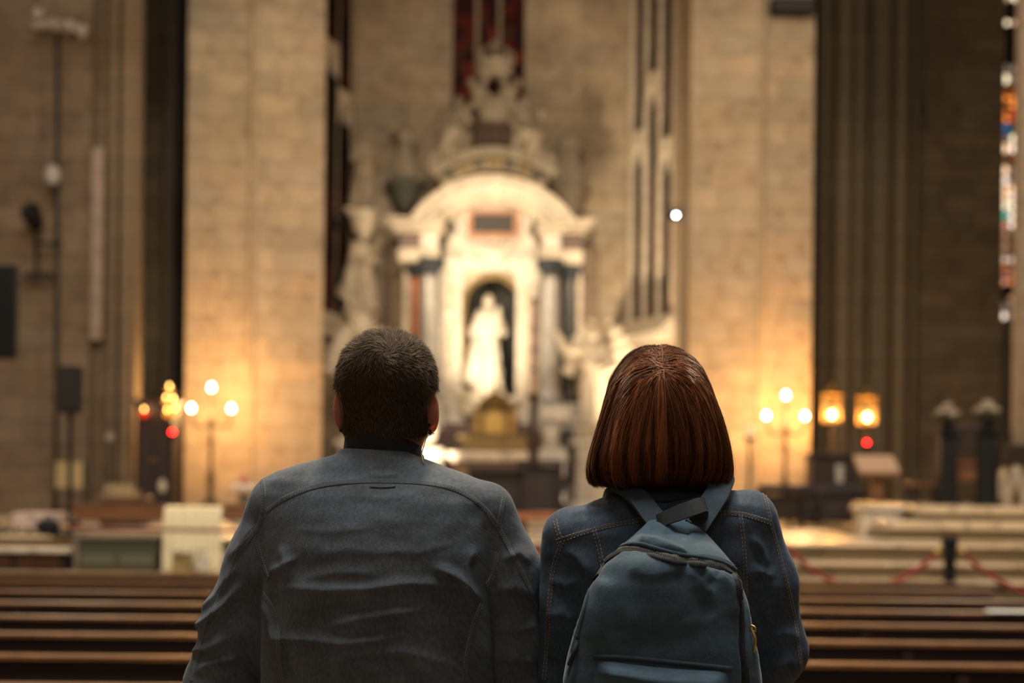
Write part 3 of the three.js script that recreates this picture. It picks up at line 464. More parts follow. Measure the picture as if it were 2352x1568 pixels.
// statues
{
  const put = (name, label, px, pyFoot, d, g, m, turn = 0, group) => { const p = at(px, pyFoot, d), t = new THREE.Mesh(g, m); t.name = numbered(name); t.position.copy(p); t.rotation.y = turn; t.userData = { label, category: 'statue' }; if (group) t.userData.group = group; scene.add(t); return t; };
  const mad = figure(235 * D / F, { veil: true, child: true, cloak: true, seed: 2, cells: 64, arms: [[[-0.11, 0.78, 0], [-0.2, 0.63, 0.04], [-0.16, 0.5, 0.12]], [[0.11, 0.78, 0], [0.18, 0.64, 0.04], [0.09, 0.62, 0.16]]] });
  mad.scale(0.8, 1, 0.9); put('marble_statue', 'white marble madonna holding a child in the dark niche', 1120, 912, D - 0.12, mad, M.statue, 0.15);
  const seated = figure(170 * D / F, { sit: true, seed: 5, wings: false, arms: [[[-0.11, 0.64, 0], [-0.22, 0.5, 0.06], [-0.24, 0.38, 0.18]], [[0.11, 0.64, 0], [0.2, 0.52, 0.06], [0.16, 0.66, 0.16]]] });
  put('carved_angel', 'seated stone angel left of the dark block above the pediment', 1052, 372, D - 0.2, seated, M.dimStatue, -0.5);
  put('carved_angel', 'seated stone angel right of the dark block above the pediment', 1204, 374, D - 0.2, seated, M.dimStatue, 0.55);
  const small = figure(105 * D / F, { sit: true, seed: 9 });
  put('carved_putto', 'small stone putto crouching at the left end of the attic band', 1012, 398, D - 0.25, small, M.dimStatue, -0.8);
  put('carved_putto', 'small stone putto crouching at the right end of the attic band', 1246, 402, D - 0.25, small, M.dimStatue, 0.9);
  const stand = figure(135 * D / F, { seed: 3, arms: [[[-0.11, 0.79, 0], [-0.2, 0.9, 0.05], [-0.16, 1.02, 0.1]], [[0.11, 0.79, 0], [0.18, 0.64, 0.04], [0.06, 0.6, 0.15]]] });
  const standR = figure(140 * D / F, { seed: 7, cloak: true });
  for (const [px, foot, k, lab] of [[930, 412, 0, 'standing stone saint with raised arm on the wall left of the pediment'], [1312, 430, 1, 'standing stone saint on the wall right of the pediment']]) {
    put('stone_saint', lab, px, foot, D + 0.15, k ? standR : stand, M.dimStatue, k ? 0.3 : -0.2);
    const c = at(px, foot, D + 0.3), t = thing('console_bracket', k ? 'carved stone console under the saint right of the pediment' : 'dark stone console under the saint left of the pediment', 'console', c);
    part('bracket', [lathe([[0, -0.02], [0.34, -0.02], [0.36, -0.1], [0.28, -0.16], [0.24, -0.3], [0.12, -0.5], [0, -0.62]], 20)], k ? M.dimStatue : M.greyGreen, t); part('shelf', rbox(0.66, 0.06, 0.5, 0, -0.035, 0, 0.02), M.dimStatue, t);
  }
  // pale figures at the corners of the apse
  const cornerFig = figure(1.35, { seed: 4, veil: true }), cornerFig2 = figure(1.35, { seed: 8, cloak: true });
  for (const [px, foot, g, lab] of [[836, 482, cornerFig, 'upper pale figure on the corner right of the left window'], [832, 712, cornerFig2, 'lower pale figure on the corner right of the left window']]) {
    put('corner_statue', lab, px, foot, 24.0, g, foot < 600 ? stoneMats[3] : M.cream, px < 1000 ? 0.5 : -0.5);
    const t = thing('console_bracket', lab.replace(/^(upper |lower )?pale figure/, (s) => 'carved console under the ' + s), 'console', at(px, foot, 24.05));
    part('bracket', lathe([[0, 0], [0.3, 0], [0.32, -0.06], [0.22, -0.16], [0.2, -0.3], [0.08, -0.48], [0, -0.5]], 18), M.cream, t); part('shelf', rbox(0.6, 0.05, 0.5, 0, -0.02, 0, 0.02), M.cream, t);
  }
  // marble groups beside the altar, at eye height
  const angelL = figure(1.75, { wings: true, seed: 6, lean: 0.04 }), angelR = figure(1.75, { wings: true, seed: 12, lean: -0.05, arms: [[[-0.11, 0.79, 0], [-0.24, 0.8, 0.08], [-0.3, 0.95, 0.14]], [[0.11, 0.79, 0], [0.2, 0.65, 0.05], [0.08, 0.58, 0.15]]] });
  for (const [px, foot, g, lab, lab2] of [[836, 1010, angelL, 'weathered winged angel beside the left pier, behind the short-haired person', 'tall carved pedestal of the angel beside the left pier'], [1372, 1010, angelR, 'white winged angel just left of the auburn hair', 'tall carved pedestal of the angel near the auburn hair']]) {
    const q = put('marble_angel', lab, px, foot, 22.4, g, M.cream, px < 1000 ? 0.4 : -0.3), t = thing('statue_pedestal', lab2, 'pedestal', [q.position.x, PLAT, q.position.z]), h = q.position.y - PLAT;
    part('shaft', rbox(0.7, h - 0.1, 0.6, 0, h / 2, 0, 0.03), M.cream, t); part('top', rbox(0.86, 0.1, 0.74, 0, h - 0.05, 0, 0.03), M.white, t); part('base', rbox(0.9, 0.16, 0.78, 0, 0.08, 0, 0.03), M.white, t);
  }
  // carved marble console beside the altar table, right, and the low pedestal left
  const c = at(1272, 1092, 22), t = thing('marble_console', 'white marble console of stacked blocks right of the altar table', 'console', [c.x, PLAT, c.z]), k = 22 / F, yy = (py) => at(1272, py, 22).y - PLAT;
  part('top_block', rbox(74 * k, yy(935) - yy(968), 0.4, 0.02, (yy(935) + yy(968)) / 2, 0, 0.03), M.white, t); part('neck', lathe([[0, yy(1030)], [0.17, yy(1030)], [0.12, yy(1010)], [0.15, yy(985)], [0.12, yy(968)], [0, yy(968)]], 18, -0.06, 0, 0), M.white, t);
  part('block', [rbox(68 * k, yy(1036) - yy(1062), 0.42, -0.02, (yy(1036) + yy(1062)) / 2, 0, 0.02), rbox(58 * k, yy(1062) - yy(1096), 0.36, -0.02, (yy(1062) + yy(1096)) / 2, 0, 0.02), rbox(62 * k, 0.06, 0.4, -0.02, yy(1033), 0, 0.02)], M.white, t);
  part('support', [rbox(0.32, yy(1098), 0.3, 0, yy(1098) / 2, 0, 0.02), rbox(0.46, 0.1, 0.44, 0, 0.05, 0, 0.02)], M.darkMarble, t);
  const l = at(980, 1080, 22), u = thing('marble_plinth', 'brightly lit white marble plinth between the short-haired person and the altar table', 'plinth', [l.x, PLAT, l.z]), y2 = (py) => at(1000, py, 22).y - PLAT;
  part('block', [rbox(0.5, y2(1050) - 0.1, 0.5, 0, y2(1050) / 2, 0, 0.03), rbox(0.62, 0.1, 0.6, 0, 0.05, 0, 0.02)], M.white, u); part('cornice', [rbox(0.62, 0.1, 0.6, 0, y2(1046), 0, 0.03), rbox(0.54, 0.08, 0.54, 0, y2(1034), 0, 0.03)], M.white, u);
  part('baluster', lathe([[0, 0], [0.17, 0], [0.17, 0.04], [0.12, 0.08], [0.17, 0.25], [0.1, 0.5], [0.13, 0.55], [0.15, 0.6], [0, 0.6]], 20, 0, y2(1028), 0), M.white, u);
}

// ---------- pews ----------
{
  const backTop = 0.845, pitch = 0.8, first = 4.98;
  const makePew = (x0, x1, label, group) => {
    const W = x1 - x0, t = thing('pew', label, 'pew', [0, 0, 0], 0, group), cx = (x0 + x1) / 2;
    const rail = polyShape([[0.0, -0.019], [0.012, -0.016], [0.012, -0.004], [0.006, 0], [-0.03, 0], [-0.038, -0.006], [-0.038, -0.019]]);
    part('top_rail', metreUV(new THREE.ExtrudeGeometry(rail, { depth: W, bevelEnabled: true, bevelSize: 0.003, bevelThickness: 0.003, bevelSegments: 1 }).rotateY(-Math.PI / 2).translate(x1, backTop, 0), 0, 0).rotateY(0), woodRail, t, 'polished lighter top rail');
    part('back_panel', box(W, 0.35, 0.022, cx, backTop - 0.2, -0.03), woodDark, t);
    part('lower_rail', rbox(W, 0.06, 0.04, cx, backTop - 0.4, -0.03, 0.008), woodDark, t);
    part('seat', rbox(W, 0.035, 0.36, cx, 0.43, -0.21, 0.01), woodMid, t);
    part('book_shelf', rbox(W, 0.02, 0.12, cx, 0.6, 0.04, 0.005), woodDark, t);
    part('kneeler', [rbox(W * 0.96, 0.05, 0.14, cx, 0.16, 0.2, 0.012)], woodDark, t);
    for (const x of [x0 + 0.03, x1 - 0.03, ...(W > 2.6 ? [cx] : [])]) part('bench_end', extrude((() => { const s = new THREE.Shape(); s.moveTo(-0.02, 0); s.lineTo(0.4, 0); s.lineTo(0.38, 0.44); s.quadraticCurveTo(0.2, 0.5, 0.08, 0.7); s.lineTo(0.05, backTop - 0.05); s.lineTo(-0.005, backTop - 0.05); s.closePath(); return s; })(), 0.04, 0.004, 8).rotateY(Math.PI / 2).translate(x - 0.02, 0, 0), woodDark, t);
    for (const x of [x0 + 0.06, x1 - 0.06]) part('kneeler_foot', rbox(0.05, 0.135, 0.12, x, 0.068, 0.2, 0.006), woodDark, t);
    return t;
  };
  const left = makePew(-4.9, -0.78, 'x', 'pews left of the aisle'), right = makePew(0.36, 3.32, 'y', 'pews right of the aisle');
  const ord = ['nearest', 'second', 'third', 'fourth', 'fifth', 'sixth', 'seventh', 'foremost'];
  for (let k = 0; k < 8; k++) for (const [p, side] of [[left, 'left'], [right, 'right']]) {
    const lab = k === 0 ? `nearest dark wooden pew ${side === 'left' ? 'beside the short-haired person' : 'beside the person with the backpack'}` : k === 7 ? `foremost dark wooden pew ${side === 'left' ? 'below the wooden parapet' : 'ending at the rope post'}` : `${ord[k]} dark wooden pew from the front of the picture, on the ${side} of the aisle`;
    const z = -(first + k * pitch);
    if (k === 0) { p.position.z = z; p.userData.label = lab; } else dup(p, [0, 0, z], 0, lab);
  }
  const pp = at(2330, 1399, first + 4 * pitch), s = thing('paper_sheet', 'white sheet of paper lying on a pew rail at the right edge', 'paper', [pp.x - 0.02, backTop + 0.004, -(first + 4 * pitch) - 0.02]); part('sheet', rbox(0.26, 0.006, 0.12, 0, 0, 0, 0.002, 1), M.paper, s);
}
// ---------- rope barrier before the steps ----------
{
  const posts = [[2182, 1232, 11.17, 'black rope post standing in front of the marble steps'], [1190, 1216, 11.17, 'black rope post partly hidden between the two people']];
  const ps = posts.map(([px, py, d, lab]) => {
    const p = at(px, py, d), t = thing('rope_post', lab, 'post', [p.x, 0, p.z]), h = p.y;
    part('shaft', cyl(0.045, 0.05, h - 0.04, 0, (h - 0.04) / 2, 0, 20), M.black, t); part('cap', lathe([[0, h], [0.05, h], [0.062, h - 0.015], [0.062, h - 0.075], [0.05, h - 0.09], [0, h - 0.09]], 24), M.black, t); part('collar', lathe([[0.046, h - 0.16], [0.058, h - 0.15], [0.058, h - 0.12], [0.046, h - 0.11]], 20), M.black, t); part('foot', lathe([[0, 0.05], [0.06, 0.05], [0.10, 0.03], [0.12, 0], [0, 0]], 24), M.black, t);
    for (const s of [-1, 1]) part('ring', metreUV(new THREE.TorusGeometry(0.022, 0.007, 8, 16)).translate(s * 0.075, h - 0.13, 0), M.gold, t);
    return [p, h];
  });
  const rope = (a, b, sag, label) => { const t = thing('barrier_rope', label, 'rope', [0, 0, 0]), pts = []; for (let k = 0; k <= 16; k++) { const u = k / 16; pts.push(V(lerp(a.x, b.x, u), lerp(a.y, b.y, u) - sag * 4 * u * (1 - u), lerp(a.z, b.z, u))); } part('cord', tube(pts, 0.019, 64, 8), M.red, t); for (const e of [a, b]) part('hook', ball(0.028, e.x, e.y, e.z, 1, 1.2, 1, 12), M.gold, t); };
  const e = (i, s) => V(ps[i][0].x + s * 0.098, ps[i][1] - 0.13, ps[i][0].z);
    const p3 = at(1768, 1236, 11.17), t3 = thing('rope_post', 'black rope post hidden behind the person with the backpack', 'post', [p3.x, 0, p3.z]); part('shaft', cyl(0.045, 0.05, p3.y - 0.04, 0, (p3.y - 0.04) / 2, 0, 20), M.black, t3); part('cap', lathe([[0, p3.y], [0.05, p3.y], [0.062, p3.y - 0.015], [0.062, p3.y - 0.075], [0.05, p3.y - 0.09], [0, p3.y - 0.09]], 24), M.black, t3); part('foot', lathe([[0, 0.05], [0.06, 0.05], [0.10, 0.03], [0.12, 0], [0, 0]], 24), M.black, t3);
  rope(V(p3.x + 0.09, p3.y - 0.03, p3.z), e(0, -1), 0.31, 'red barrier rope sagging left of the black rope post'); rope(e(0, 1), V(ps[0][0].x + 1.75, ps[0][1] - 0.14, ps[0][0].z), 0.36, 'red barrier rope sagging right of the black rope post');
  rope(e(1, 1), V(p3.x - 0.09, p3.y - 0.03, p3.z), 0.3, 'red barrier rope seen in the gap between the two people');
  const l0 = at(150, 1212, 11.17), l1 = at(1190, 1222, 11.17); const t = thing('barrier_strap', 'dark red strap stretched level in front of the draped lectern', 'strap', [0, 0, 0]); part('band', tube([l0, V((l0.x + l1.x) / 2, (l0.y + l1.y) / 2 - 0.012, l0.z), V(ps[1][0].x - 0.06, l1.y, ps[1][0].z)], 0.014, 30, 8), std({ color: lin(0.16, 0.02, 0.02), roughness: 0.8 }), t); part('end_hook', ball(0.022, l0.x, l0.y, l0.z, 1, 1.2, 1, 12), M.gold, t);
}
// ---------- candelabra ----------
function candelabrum(label, px, pyTop, d, spread, drop) {
  const top = at(px, pyTop, d), t = thing('candelabrum', label, 'candelabrum', [top.x, PLAT, top.z]), h = top.y - PLAT, k = d / F, arm = spread * k / 2, yb = h - drop * k;
  part('stem', lathe([[0, 0.12], [0.05, 0.12], [0.06, 0.2], [0.03, 0.3], [0.045, 0.5], [0.024, 0.6], [0.022, h * 0.55], [0.04, h * 0.57], [0.022, h * 0.6], [0.02, yb - 0.25], [0.055, yb - 0.2], [0.03, yb - 0.12], [0.03, yb - 0.06], [0.02, yb], [0.018, h - 0.12], [0, h - 0.12]], 18), M.bronze, t);
  for (let s = 0; s < 3; s++) part('foot', tube([[0, 0.2, 0], [Math.sin(s * 2.09) * 0.12, 0.16, Math.cos(s * 2.09) * 0.12], [Math.sin(s * 2.09) * 0.22, 0.05, Math.cos(s * 2.09) * 0.22], [Math.sin(s * 2.09) * 0.27, 0.03, Math.cos(s * 2.09) * 0.27]], 0.022, 16, 8), M.bronze, t);
  for (const s of [-1, 0, 1]) {
    const x = s * arm, y = s ? yb : h;
    if (s) part('arm', tube([[0, yb - 0.16, 0], [s * arm * 0.4, yb - 0.24, 0], [s * arm * 0.85, yb - 0.2, 0], [x, yb - 0.09, 0]], 0.014, 20, 8), M.bronze, t);
    part('drip_pan', lathe([[0, y - 0.1], [0.05, y - 0.095], [0.055, y - 0.08], [0.02, y - 0.08], [0.018, y - 0.03], [0, y - 0.03]], 16, x, 0, 0), M.bronze, t);
    const b = part('bulb', lathe([[0, -0.045], [0.014, -0.04], [0.03, -0.015], [0.032, 0.005], [0.022, 0.03], [0, 0.055]], 18), std({ color: lin(0.9, 0.8, 0.6), emissive: rgb([1, 0.72, 0.36]), emissiveIntensity: 42, roughness: 0.4 }), t); b.position.set(x, y, 0);
    pointLight(AMBER, LIGHT.bulb, [x, y, 0], 0.03, t);
  }
  return t;
}
candelabrum('three-armed candelabrum with glowing bulbs in front of the left pier', 486, 890, 18.4, 92, 48);
candelabrum('three-armed candelabrum with glowing bulbs in front of the right pier', 1805, 908, 18.4, 88, 47);
{ // two lamps in glass lanterns beside the right candelabrum
  for (const [px, py, lab] of [[1911, 952, 'glass lantern with a glowing bulb, nearer the right candelabrum'], [1992, 958, 'glass lantern with a glowing bulb above the small red light']]) {
    const p = at(px, py, 18.9), t = thing('lantern', lab, 'lantern', [p.x, PLAT, p.z]), h = p.y - PLAT;
    part('pole', lathe([[0, 0], [0.14, 0], [0.13, 0.04], [0.03, 0.1], [0.02, 0.2], [0.018, h - 0.14], [0.06, h - 0.1], [0, h - 0.1]], 16), M.bronze, t);
    for (const [x, z] of [[-1, -1], [1, -1], [1, 1], [-1, 1]]) part('corner_bar', box(0.014, 0.36, 0.014, x * 0.1, h + 0.08, z * 0.1), M.gold, t);
    for (const [x, z, w, dd] of [[0, 0.1, 0.19, 0.003], [0, -0.1, 0.19, 0.003], [0.1, 0, 0.003, 0.19], [-0.1, 0, 0.003, 0.19]]) part('glass', box(w, 0.34, dd, x, h + 0.08, z), phys({ color: lin(0.95, 0.85, 0.65), transmission: 1, thickness: 0, roughness: 0.12, ior: 1.5 }), t);
    part('roof', lathe([[0, 0.42], [0.02, 0.4], [0.04, 0.34], [0.16, 0.27], [0.16, 0.255], [0, 0.255]], 4, 0, h, 0).rotateY(0), M.gold, t); part('tray', rbox(0.23, 0.02, 0.23, 0, h - 0.1, 0, 0.006), M.gold, t);
    const b = part('bulb', lathe([[0, -0.045], [0.014, -0.04], [0.03, -0.015], [0.032, 0.005], [0.022, 0.03], [0, 0.055]], 18), std({ color: lin(0.9, 0.8, 0.6), emissive: rgb([1, 0.72, 0.36]), emissiveIntensity: 42, roughness: 0.4 }), t); b.position.set(0, h, 0); pointLight(AMBER, LIGHT.lantern, [0, h, 0], 0.03, t);
  }
}
// ---------- right side: furniture on the platform ----------
{
  const led = (px, py, d, lab, base) => { const p = at(px, py, d), t = thing('red_light', lab, 'light', p); part('lens', ball(0.026, 0, 0, 0, 1, 1, 1, 12), std({ color: lin(0.4, 0.01, 0.01), emissive: lin(1, 0.012, 0.014), emissiveIntensity: 22 }), t); part('housing', lathe([[0, -0.1], [0.03, -0.1], [0.034, -0.02], [0.026, -0.01], [0, -0.01]], 14), M.black, t); pointLight([1, 0.03, 0.03], LIGHT.ledRed, [0, 0, 0], 0.02, t); if (base) part('rod', cyl(0.01, 0.01, p.y - PLAT - 0.1, 0, -(p.y - PLAT - 0.1) / 2 - 0.1, 0, 8), M.black, t); };
  led(1991, 1017, 18.6, 'small red light below the right-hand lantern', true);
  led(396, 993, 16.8, 'small red light beside the dark wooden cabinet', true);
  { // wooden lectern
    const p = at(2013, 1062, 15.6), t = thing('lectern', 'wooden lectern with a pale sloping top right of the lanterns', 'lectern', [p.x, PLAT, p.z]), h = p.y - PLAT;
    part('desk', rbox(0.44, 0.05, 0.36, 0, 0, 0, 0.012).rotateX(0.5).translate(0, h - 0.02, 0), std({ color: lin(0.46, 0.3, 0.19), roughness: 0.9 }), t, 'pale cloth on the desk'); part('desk_board', rbox(0.4, 0.04, 0.32, 0, 0, 0, 0.01).rotateX(0.5).translate(0, h - 0.08, 0), woodMid, t); part('post', rbox(0.13, h - 0.1, 0.13, 0, (h - 0.1) / 2, 0, 0.012), woodMid, t); part('foot', rbox(0.4, 0.06, 0.36, 0, 0.03, 0, 0.015), woodMid, t);
  }
  { // dark wooden desk in the shade of the lanterns
    const p = at(1910, 1042, 17.6), t = thing('prayer_desk', 'tall dark wooden prayer desk below the lanterns', 'desk', [p.x, PLAT, p.z]), h = p.y - PLAT;
    part('body', rbox(0.56, h - 0.05, 0.4, 0, (h - 0.05) / 2, 0, 0.015), woodBlack, t); part('top', rbox(0.64, 0.05, 0.5, 0, h - 0.02, 0, 0.012), woodDark, t); for (const s of [-1, 1]) part('door', rbox(0.24, h * 0.6, 0.03, s * 0.13, h * 0.45, 0.2, 0.01), woodBlack, t); part('notice', rbox(0.09, 0.22, 0.01, 0.05, h * 0.72, 0.225, 0.004), M.whitePaint, t, 'small pale notice');
  }
  reseed(44);
  const kn = (px, d, w, lab, g) => { const p = at(px, 1204, d), t = thing('kneeling_bench', lab, 'bench', [p.x, PLAT, p.z], rr(-0.12, 0.12), g); part('shelf', rbox(w, 0.04, 0.22, 0, 0.40, 0, 0.01), woodBlack, t); part('front', rbox(w * 0.94, 0.3, 0.025, 0, 0.22, 0.02, 0.006), woodBlack, t); for (const s of [-1, 1]) part('leg', rbox(0.05, 0.4, 0.2, s * w * 0.46, 0.2, 0, 0.01), woodBlack, t); part('cushion', rbox(w * 0.9, 0.07, 0.18, 0, 0.455, 0, 0.03), std({ color: lin(0.03, 0.026, 0.03), roughness: 0.9 }), t); };
  kn(1790, 16.6, 0.55, 'dark kneeling bench beside the backpack wearer at platform height'); kn(1858, 16.9, 0.5, 'second dark kneeling bench from the backpack wearer'); kn(1932, 16.5, 0.5, 'third dark kneeling bench, in front of the prayer desk');
  for (const [px, d, w, h, lab] of [[1140, 14.6, 0.62, 0.62, 'tall dark prayer stool between the two people, nearer the short-haired one'], [1236, 15.2, 0.5, 0.7, 'tall dark prayer stool between the two people, nearer the backpack wearer']]) { const p = at(px, 1200, d), t = thing('prayer_stool', lab, 'stool', [p.x, PLAT, p.z], rr(-0.15, 0.15)); part('shelf', rbox(w, 0.05, 0.26, 0, h, 0, 0.012), woodDark, t); part('front', rbox(w * 0.9, h * 0.8, 0.03, 0, h * 0.55, 0, 0.008), woodBlack, t); for (const s of [-1, 1]) part('leg', rbox(0.05, h, 0.2, s * w * 0.45, h / 2, 0, 0.01), woodDark, t); part('kneeler', rbox(w * 0.9, 0.08, 0.3, 0, 0.14, 0.16, 0.02), M.redMarble, t); }
  for (const [px, py, lab] of [[1276, 1118, 'left of the two small pale candles low beside the auburn hair'], [1291, 1142, 'right and lower of the two small pale candles beside the auburn hair']]) { const p = at(px, py, 16.4), t = thing('small_candle', lab, 'candle', [p.x, PLAT, p.z]), h = p.y - PLAT; part('wax', cyl(0.03, 0.032, 0.1, 0, h, 0, 14), M.paper, t); part('holder', lathe([[0, 0], [0.034, 0], [0.032, 0.02], [0.014, 0.05], [0.012, h - 0.09], [0.034, h - 0.055], [0, h - 0.05]], 14), M.iron, t); }
  { const p = at(1722, 1000, 18.2), t = thing('candle_stand', 'thin dark candle stand between the auburn hair and right candelabrum', 'stand', [p.x, PLAT, p.z]), h = p.y - PLAT; part('stem', lathe([[0, 0], [0.16, 0], [0.15, 0.03], [0.03, 0.08], [0.025, 0.2], [0.02, h - 0.1], [0.08, h - 0.04], [0.08, h - 0.02], [0, h - 0.02]], 16), M.bronze, t); part('candle', cyl(0.03, 0.03, 0.16, 0, h + 0.06, 0, 14), M.paper, t); }
  // dark chairs with flower stands on the side platform
  for (const [px, py, lab] of [[2176, 962, 'white flowers on a black stand, left of the wooden chair'], [2268, 955, 'white flowers on a black stand, right of the wooden chair']]) {
    const p = at(px, py, px > 2200 ? 14.0 : 14.6), t = thing('flower_stand', lab, 'flowers', [p.x, 1.37, p.z]), h = p.y - 1.37; reseed(px);
    part('stand', [rbox(0.17, h - 0.16, 0.17, 0, (h - 0.16) / 2, 0, 0.012), rbox(0.24, 0.03, 0.24, 0, h - 0.16, 0, 0.01), rbox(0.24, 0.04, 0.24, 0, 0.02, 0, 0.01)], M.black, t); part('vase', lathe([[0, 0], [0.05, 0], [0.07, 0.05], [0.06, 0.1], [0.07, 0.13], [0.055, 0.12], [0, 0.1]], 18, 0, h - 0.15, 0), M.black, t);
    for (let k = 0; k < 13; k++) { const a = k * 2.4, r = 0.027 * Math.sqrt(k), f = []; for (let q = 0; q < 5; q++) f.push(ball(0.034, Math.cos(a) * r + Math.cos(q * 1.257) * 0.024, h + 0.13 + 0.03 * rnd() - r * 1.1, Math.sin(a) * r + Math.sin(q * 1.257) * 0.024, 1, 0.5, 1, 8)); part('blossom', f, M.dimStatue, t); }
    for (let k = 0; k < 9; k++) { const a = k * 0.7; part('leaf', ball(0.05, Math.cos(a) * 0.12, h - 0.01 + 0.02 * (k & 1), Math.sin(a) * 0.12, 1, 0.15, 0.5, 8), std({ color: lin(0.02, 0.03, 0.012), roughness: 0.6 }), t); }
  }
  { const p = at(2232, 1148, 15.1), t = thing('chair', 'dark wooden armchair between the two flower stands', 'chair', [p.x, 1.37, p.z - 0.1], -0.1); const w = 0.5;
    for (const [x, z, h] of [[-1, -1, 0.62], [1, -1, 0.62], [-1, 1, 0.42], [1, 1, 0.42]]) part('leg', rbox(0.045, h, 0.045, x * w * 0.45, h / 2, z * 0.2, 0.01), woodBlack, t); part('seat', rbox(w, 0.06, 0.46, 0, 0.42, 0, 0.02), std({ color: lin(0.12, 0.035, 0.015), roughness: 0.85 }), t); part('backrest', [rbox(w * 0.9, 0.28, 0.04, 0, 0.68, -0.21, 0.015), rbox(w, 0.05, 0.06, 0, 0.82, -0.21, 0.02)], woodBlack, t); for (const s of [-1, 1]) part('armrest', rbox(0.05, 0.035, 0.42, s * w * 0.48, 0.6, -0.02, 0.012), woodBlack, t); part('front_rail', rbox(w * 0.85, 0.12, 0.03, 0, 0.3, 0.2, 0.01), woodMid, t);
    const q = at(2120, 1140, 15.2), b = thing('stool', 'low wooden stool left of the flower stands', 'stool', [q.x, 1.37, q.z]); part('seat', rbox(0.34, 0.05, 0.3, 0, 0.2, 0, 0.015), woodMid, b); for (const [x, z] of [[-1, -1], [1, -1], [-1, 1], [1, 1]]) part('leg', rbox(0.04, 0.18, 0.04, x * 0.14, 0.09, z * 0.11, 0.008), woodDark, b); }
  { const p = at(2345, 1044, 13.7), t = thing('altar_rail', 'dark-topped rail with pale balusters in front of the right column', 'railing', [p.x + 0.35, 1.37, p.z]), h = p.y - 1.37; part('top', rbox(1.1, 0.2, 0.26, 0, h, 0, 0.02), woodBlack, t); for (let k = 0; k < 7; k++) part('baluster', lathe([[0, 0], [0.05, 0], [0.05, 0.03], [0.03, 0.05], [0.05, h * 0.3], [0.025, h * 0.65], [0.04, h - 0.13], [0.05, h - 0.1], [0, h - 0.1]], 14, -0.47 + k * 0.157, 0, 0), M.dimStatue, t); }
  { const p = at(2050, 1170, 13.9), t = thing('stone_block', 'low pale stone block at the corner of the side platform', 'block', [p.x - 0.12, PLAT, p.z - 0.1]); part('block', [rbox(0.4, 0.26, 0.34, 0, 0.13, 0, 0.02), rbox(0.46, 0.05, 0.4, 0, 0.27, 0, 0.015)], M.cream, t); }
  { const p = at(1820, 16, 19.3), t = thing('box_speaker', 'dark horizontal loudspeaker box high on the right pier', 'speaker', p); part('box', rbox(0.58, 0.2, 0.22, 0, 0, 0, 0.015), M.black, t); part('grille', rbox(0.54, 0.16, 0.02, 0, 0, 0.115, 0.006), std({ color: lin(0.03, 0.028, 0.024), roughness: 0.9 }), t); part('bracket', rbox(0.06, 0.1, 0.2, 0, -0.02, -0.2, 0.01), M.black, t); }
  // tall paschal candle beside the altar table
  { const p = at(1223, 1080, 20.4), t = thing('paschal_candle', 'tall dark candle stand with a painted candle right of the altar table', 'candle', [p.x, PLAT, p.z]), top = at(1223, 690, 20.4).y - PLAT, cy = at(1223, 905, 20.4).y - PLAT;
    part('stand', lathe([[0, 0], [0.17, 0], [0.16, 0.05], [0.07, 0.1], [0.05, 0.25], [0.09, 0.4], [0.05, 0.5], [0.06, cy * 0.6], [0.1, cy * 0.64], [0.05, cy * 0.68], [0.05, cy - 0.1], [0.1, cy - 0.04], [0.1, cy], [0, cy]], 20), M.iron, t); part('candle', cyl(0.05, 0.055, top - cy, 0, (top + cy) / 2, 0, 18), std({ color: lin(0.4, 0.27, 0.2), roughness: 0.6 }), t); for (let k = 0; k < 3; k++) part('painted_band', cyl(0.0565, 0.0565, 0.05, 0, lerp(cy, top, 0.25 + 0.22 * k), 0, 18), std({ color: lin(0.08, 0.02, 0.015), roughness: 0.6 }), t); part('cap', lathe([[0, 0.06], [0.02, 0.06], [0.055, 0.0], [0.055, -0.03], [0, -0.03]], 14, 0, top, 0), M.bronze, t); }
}
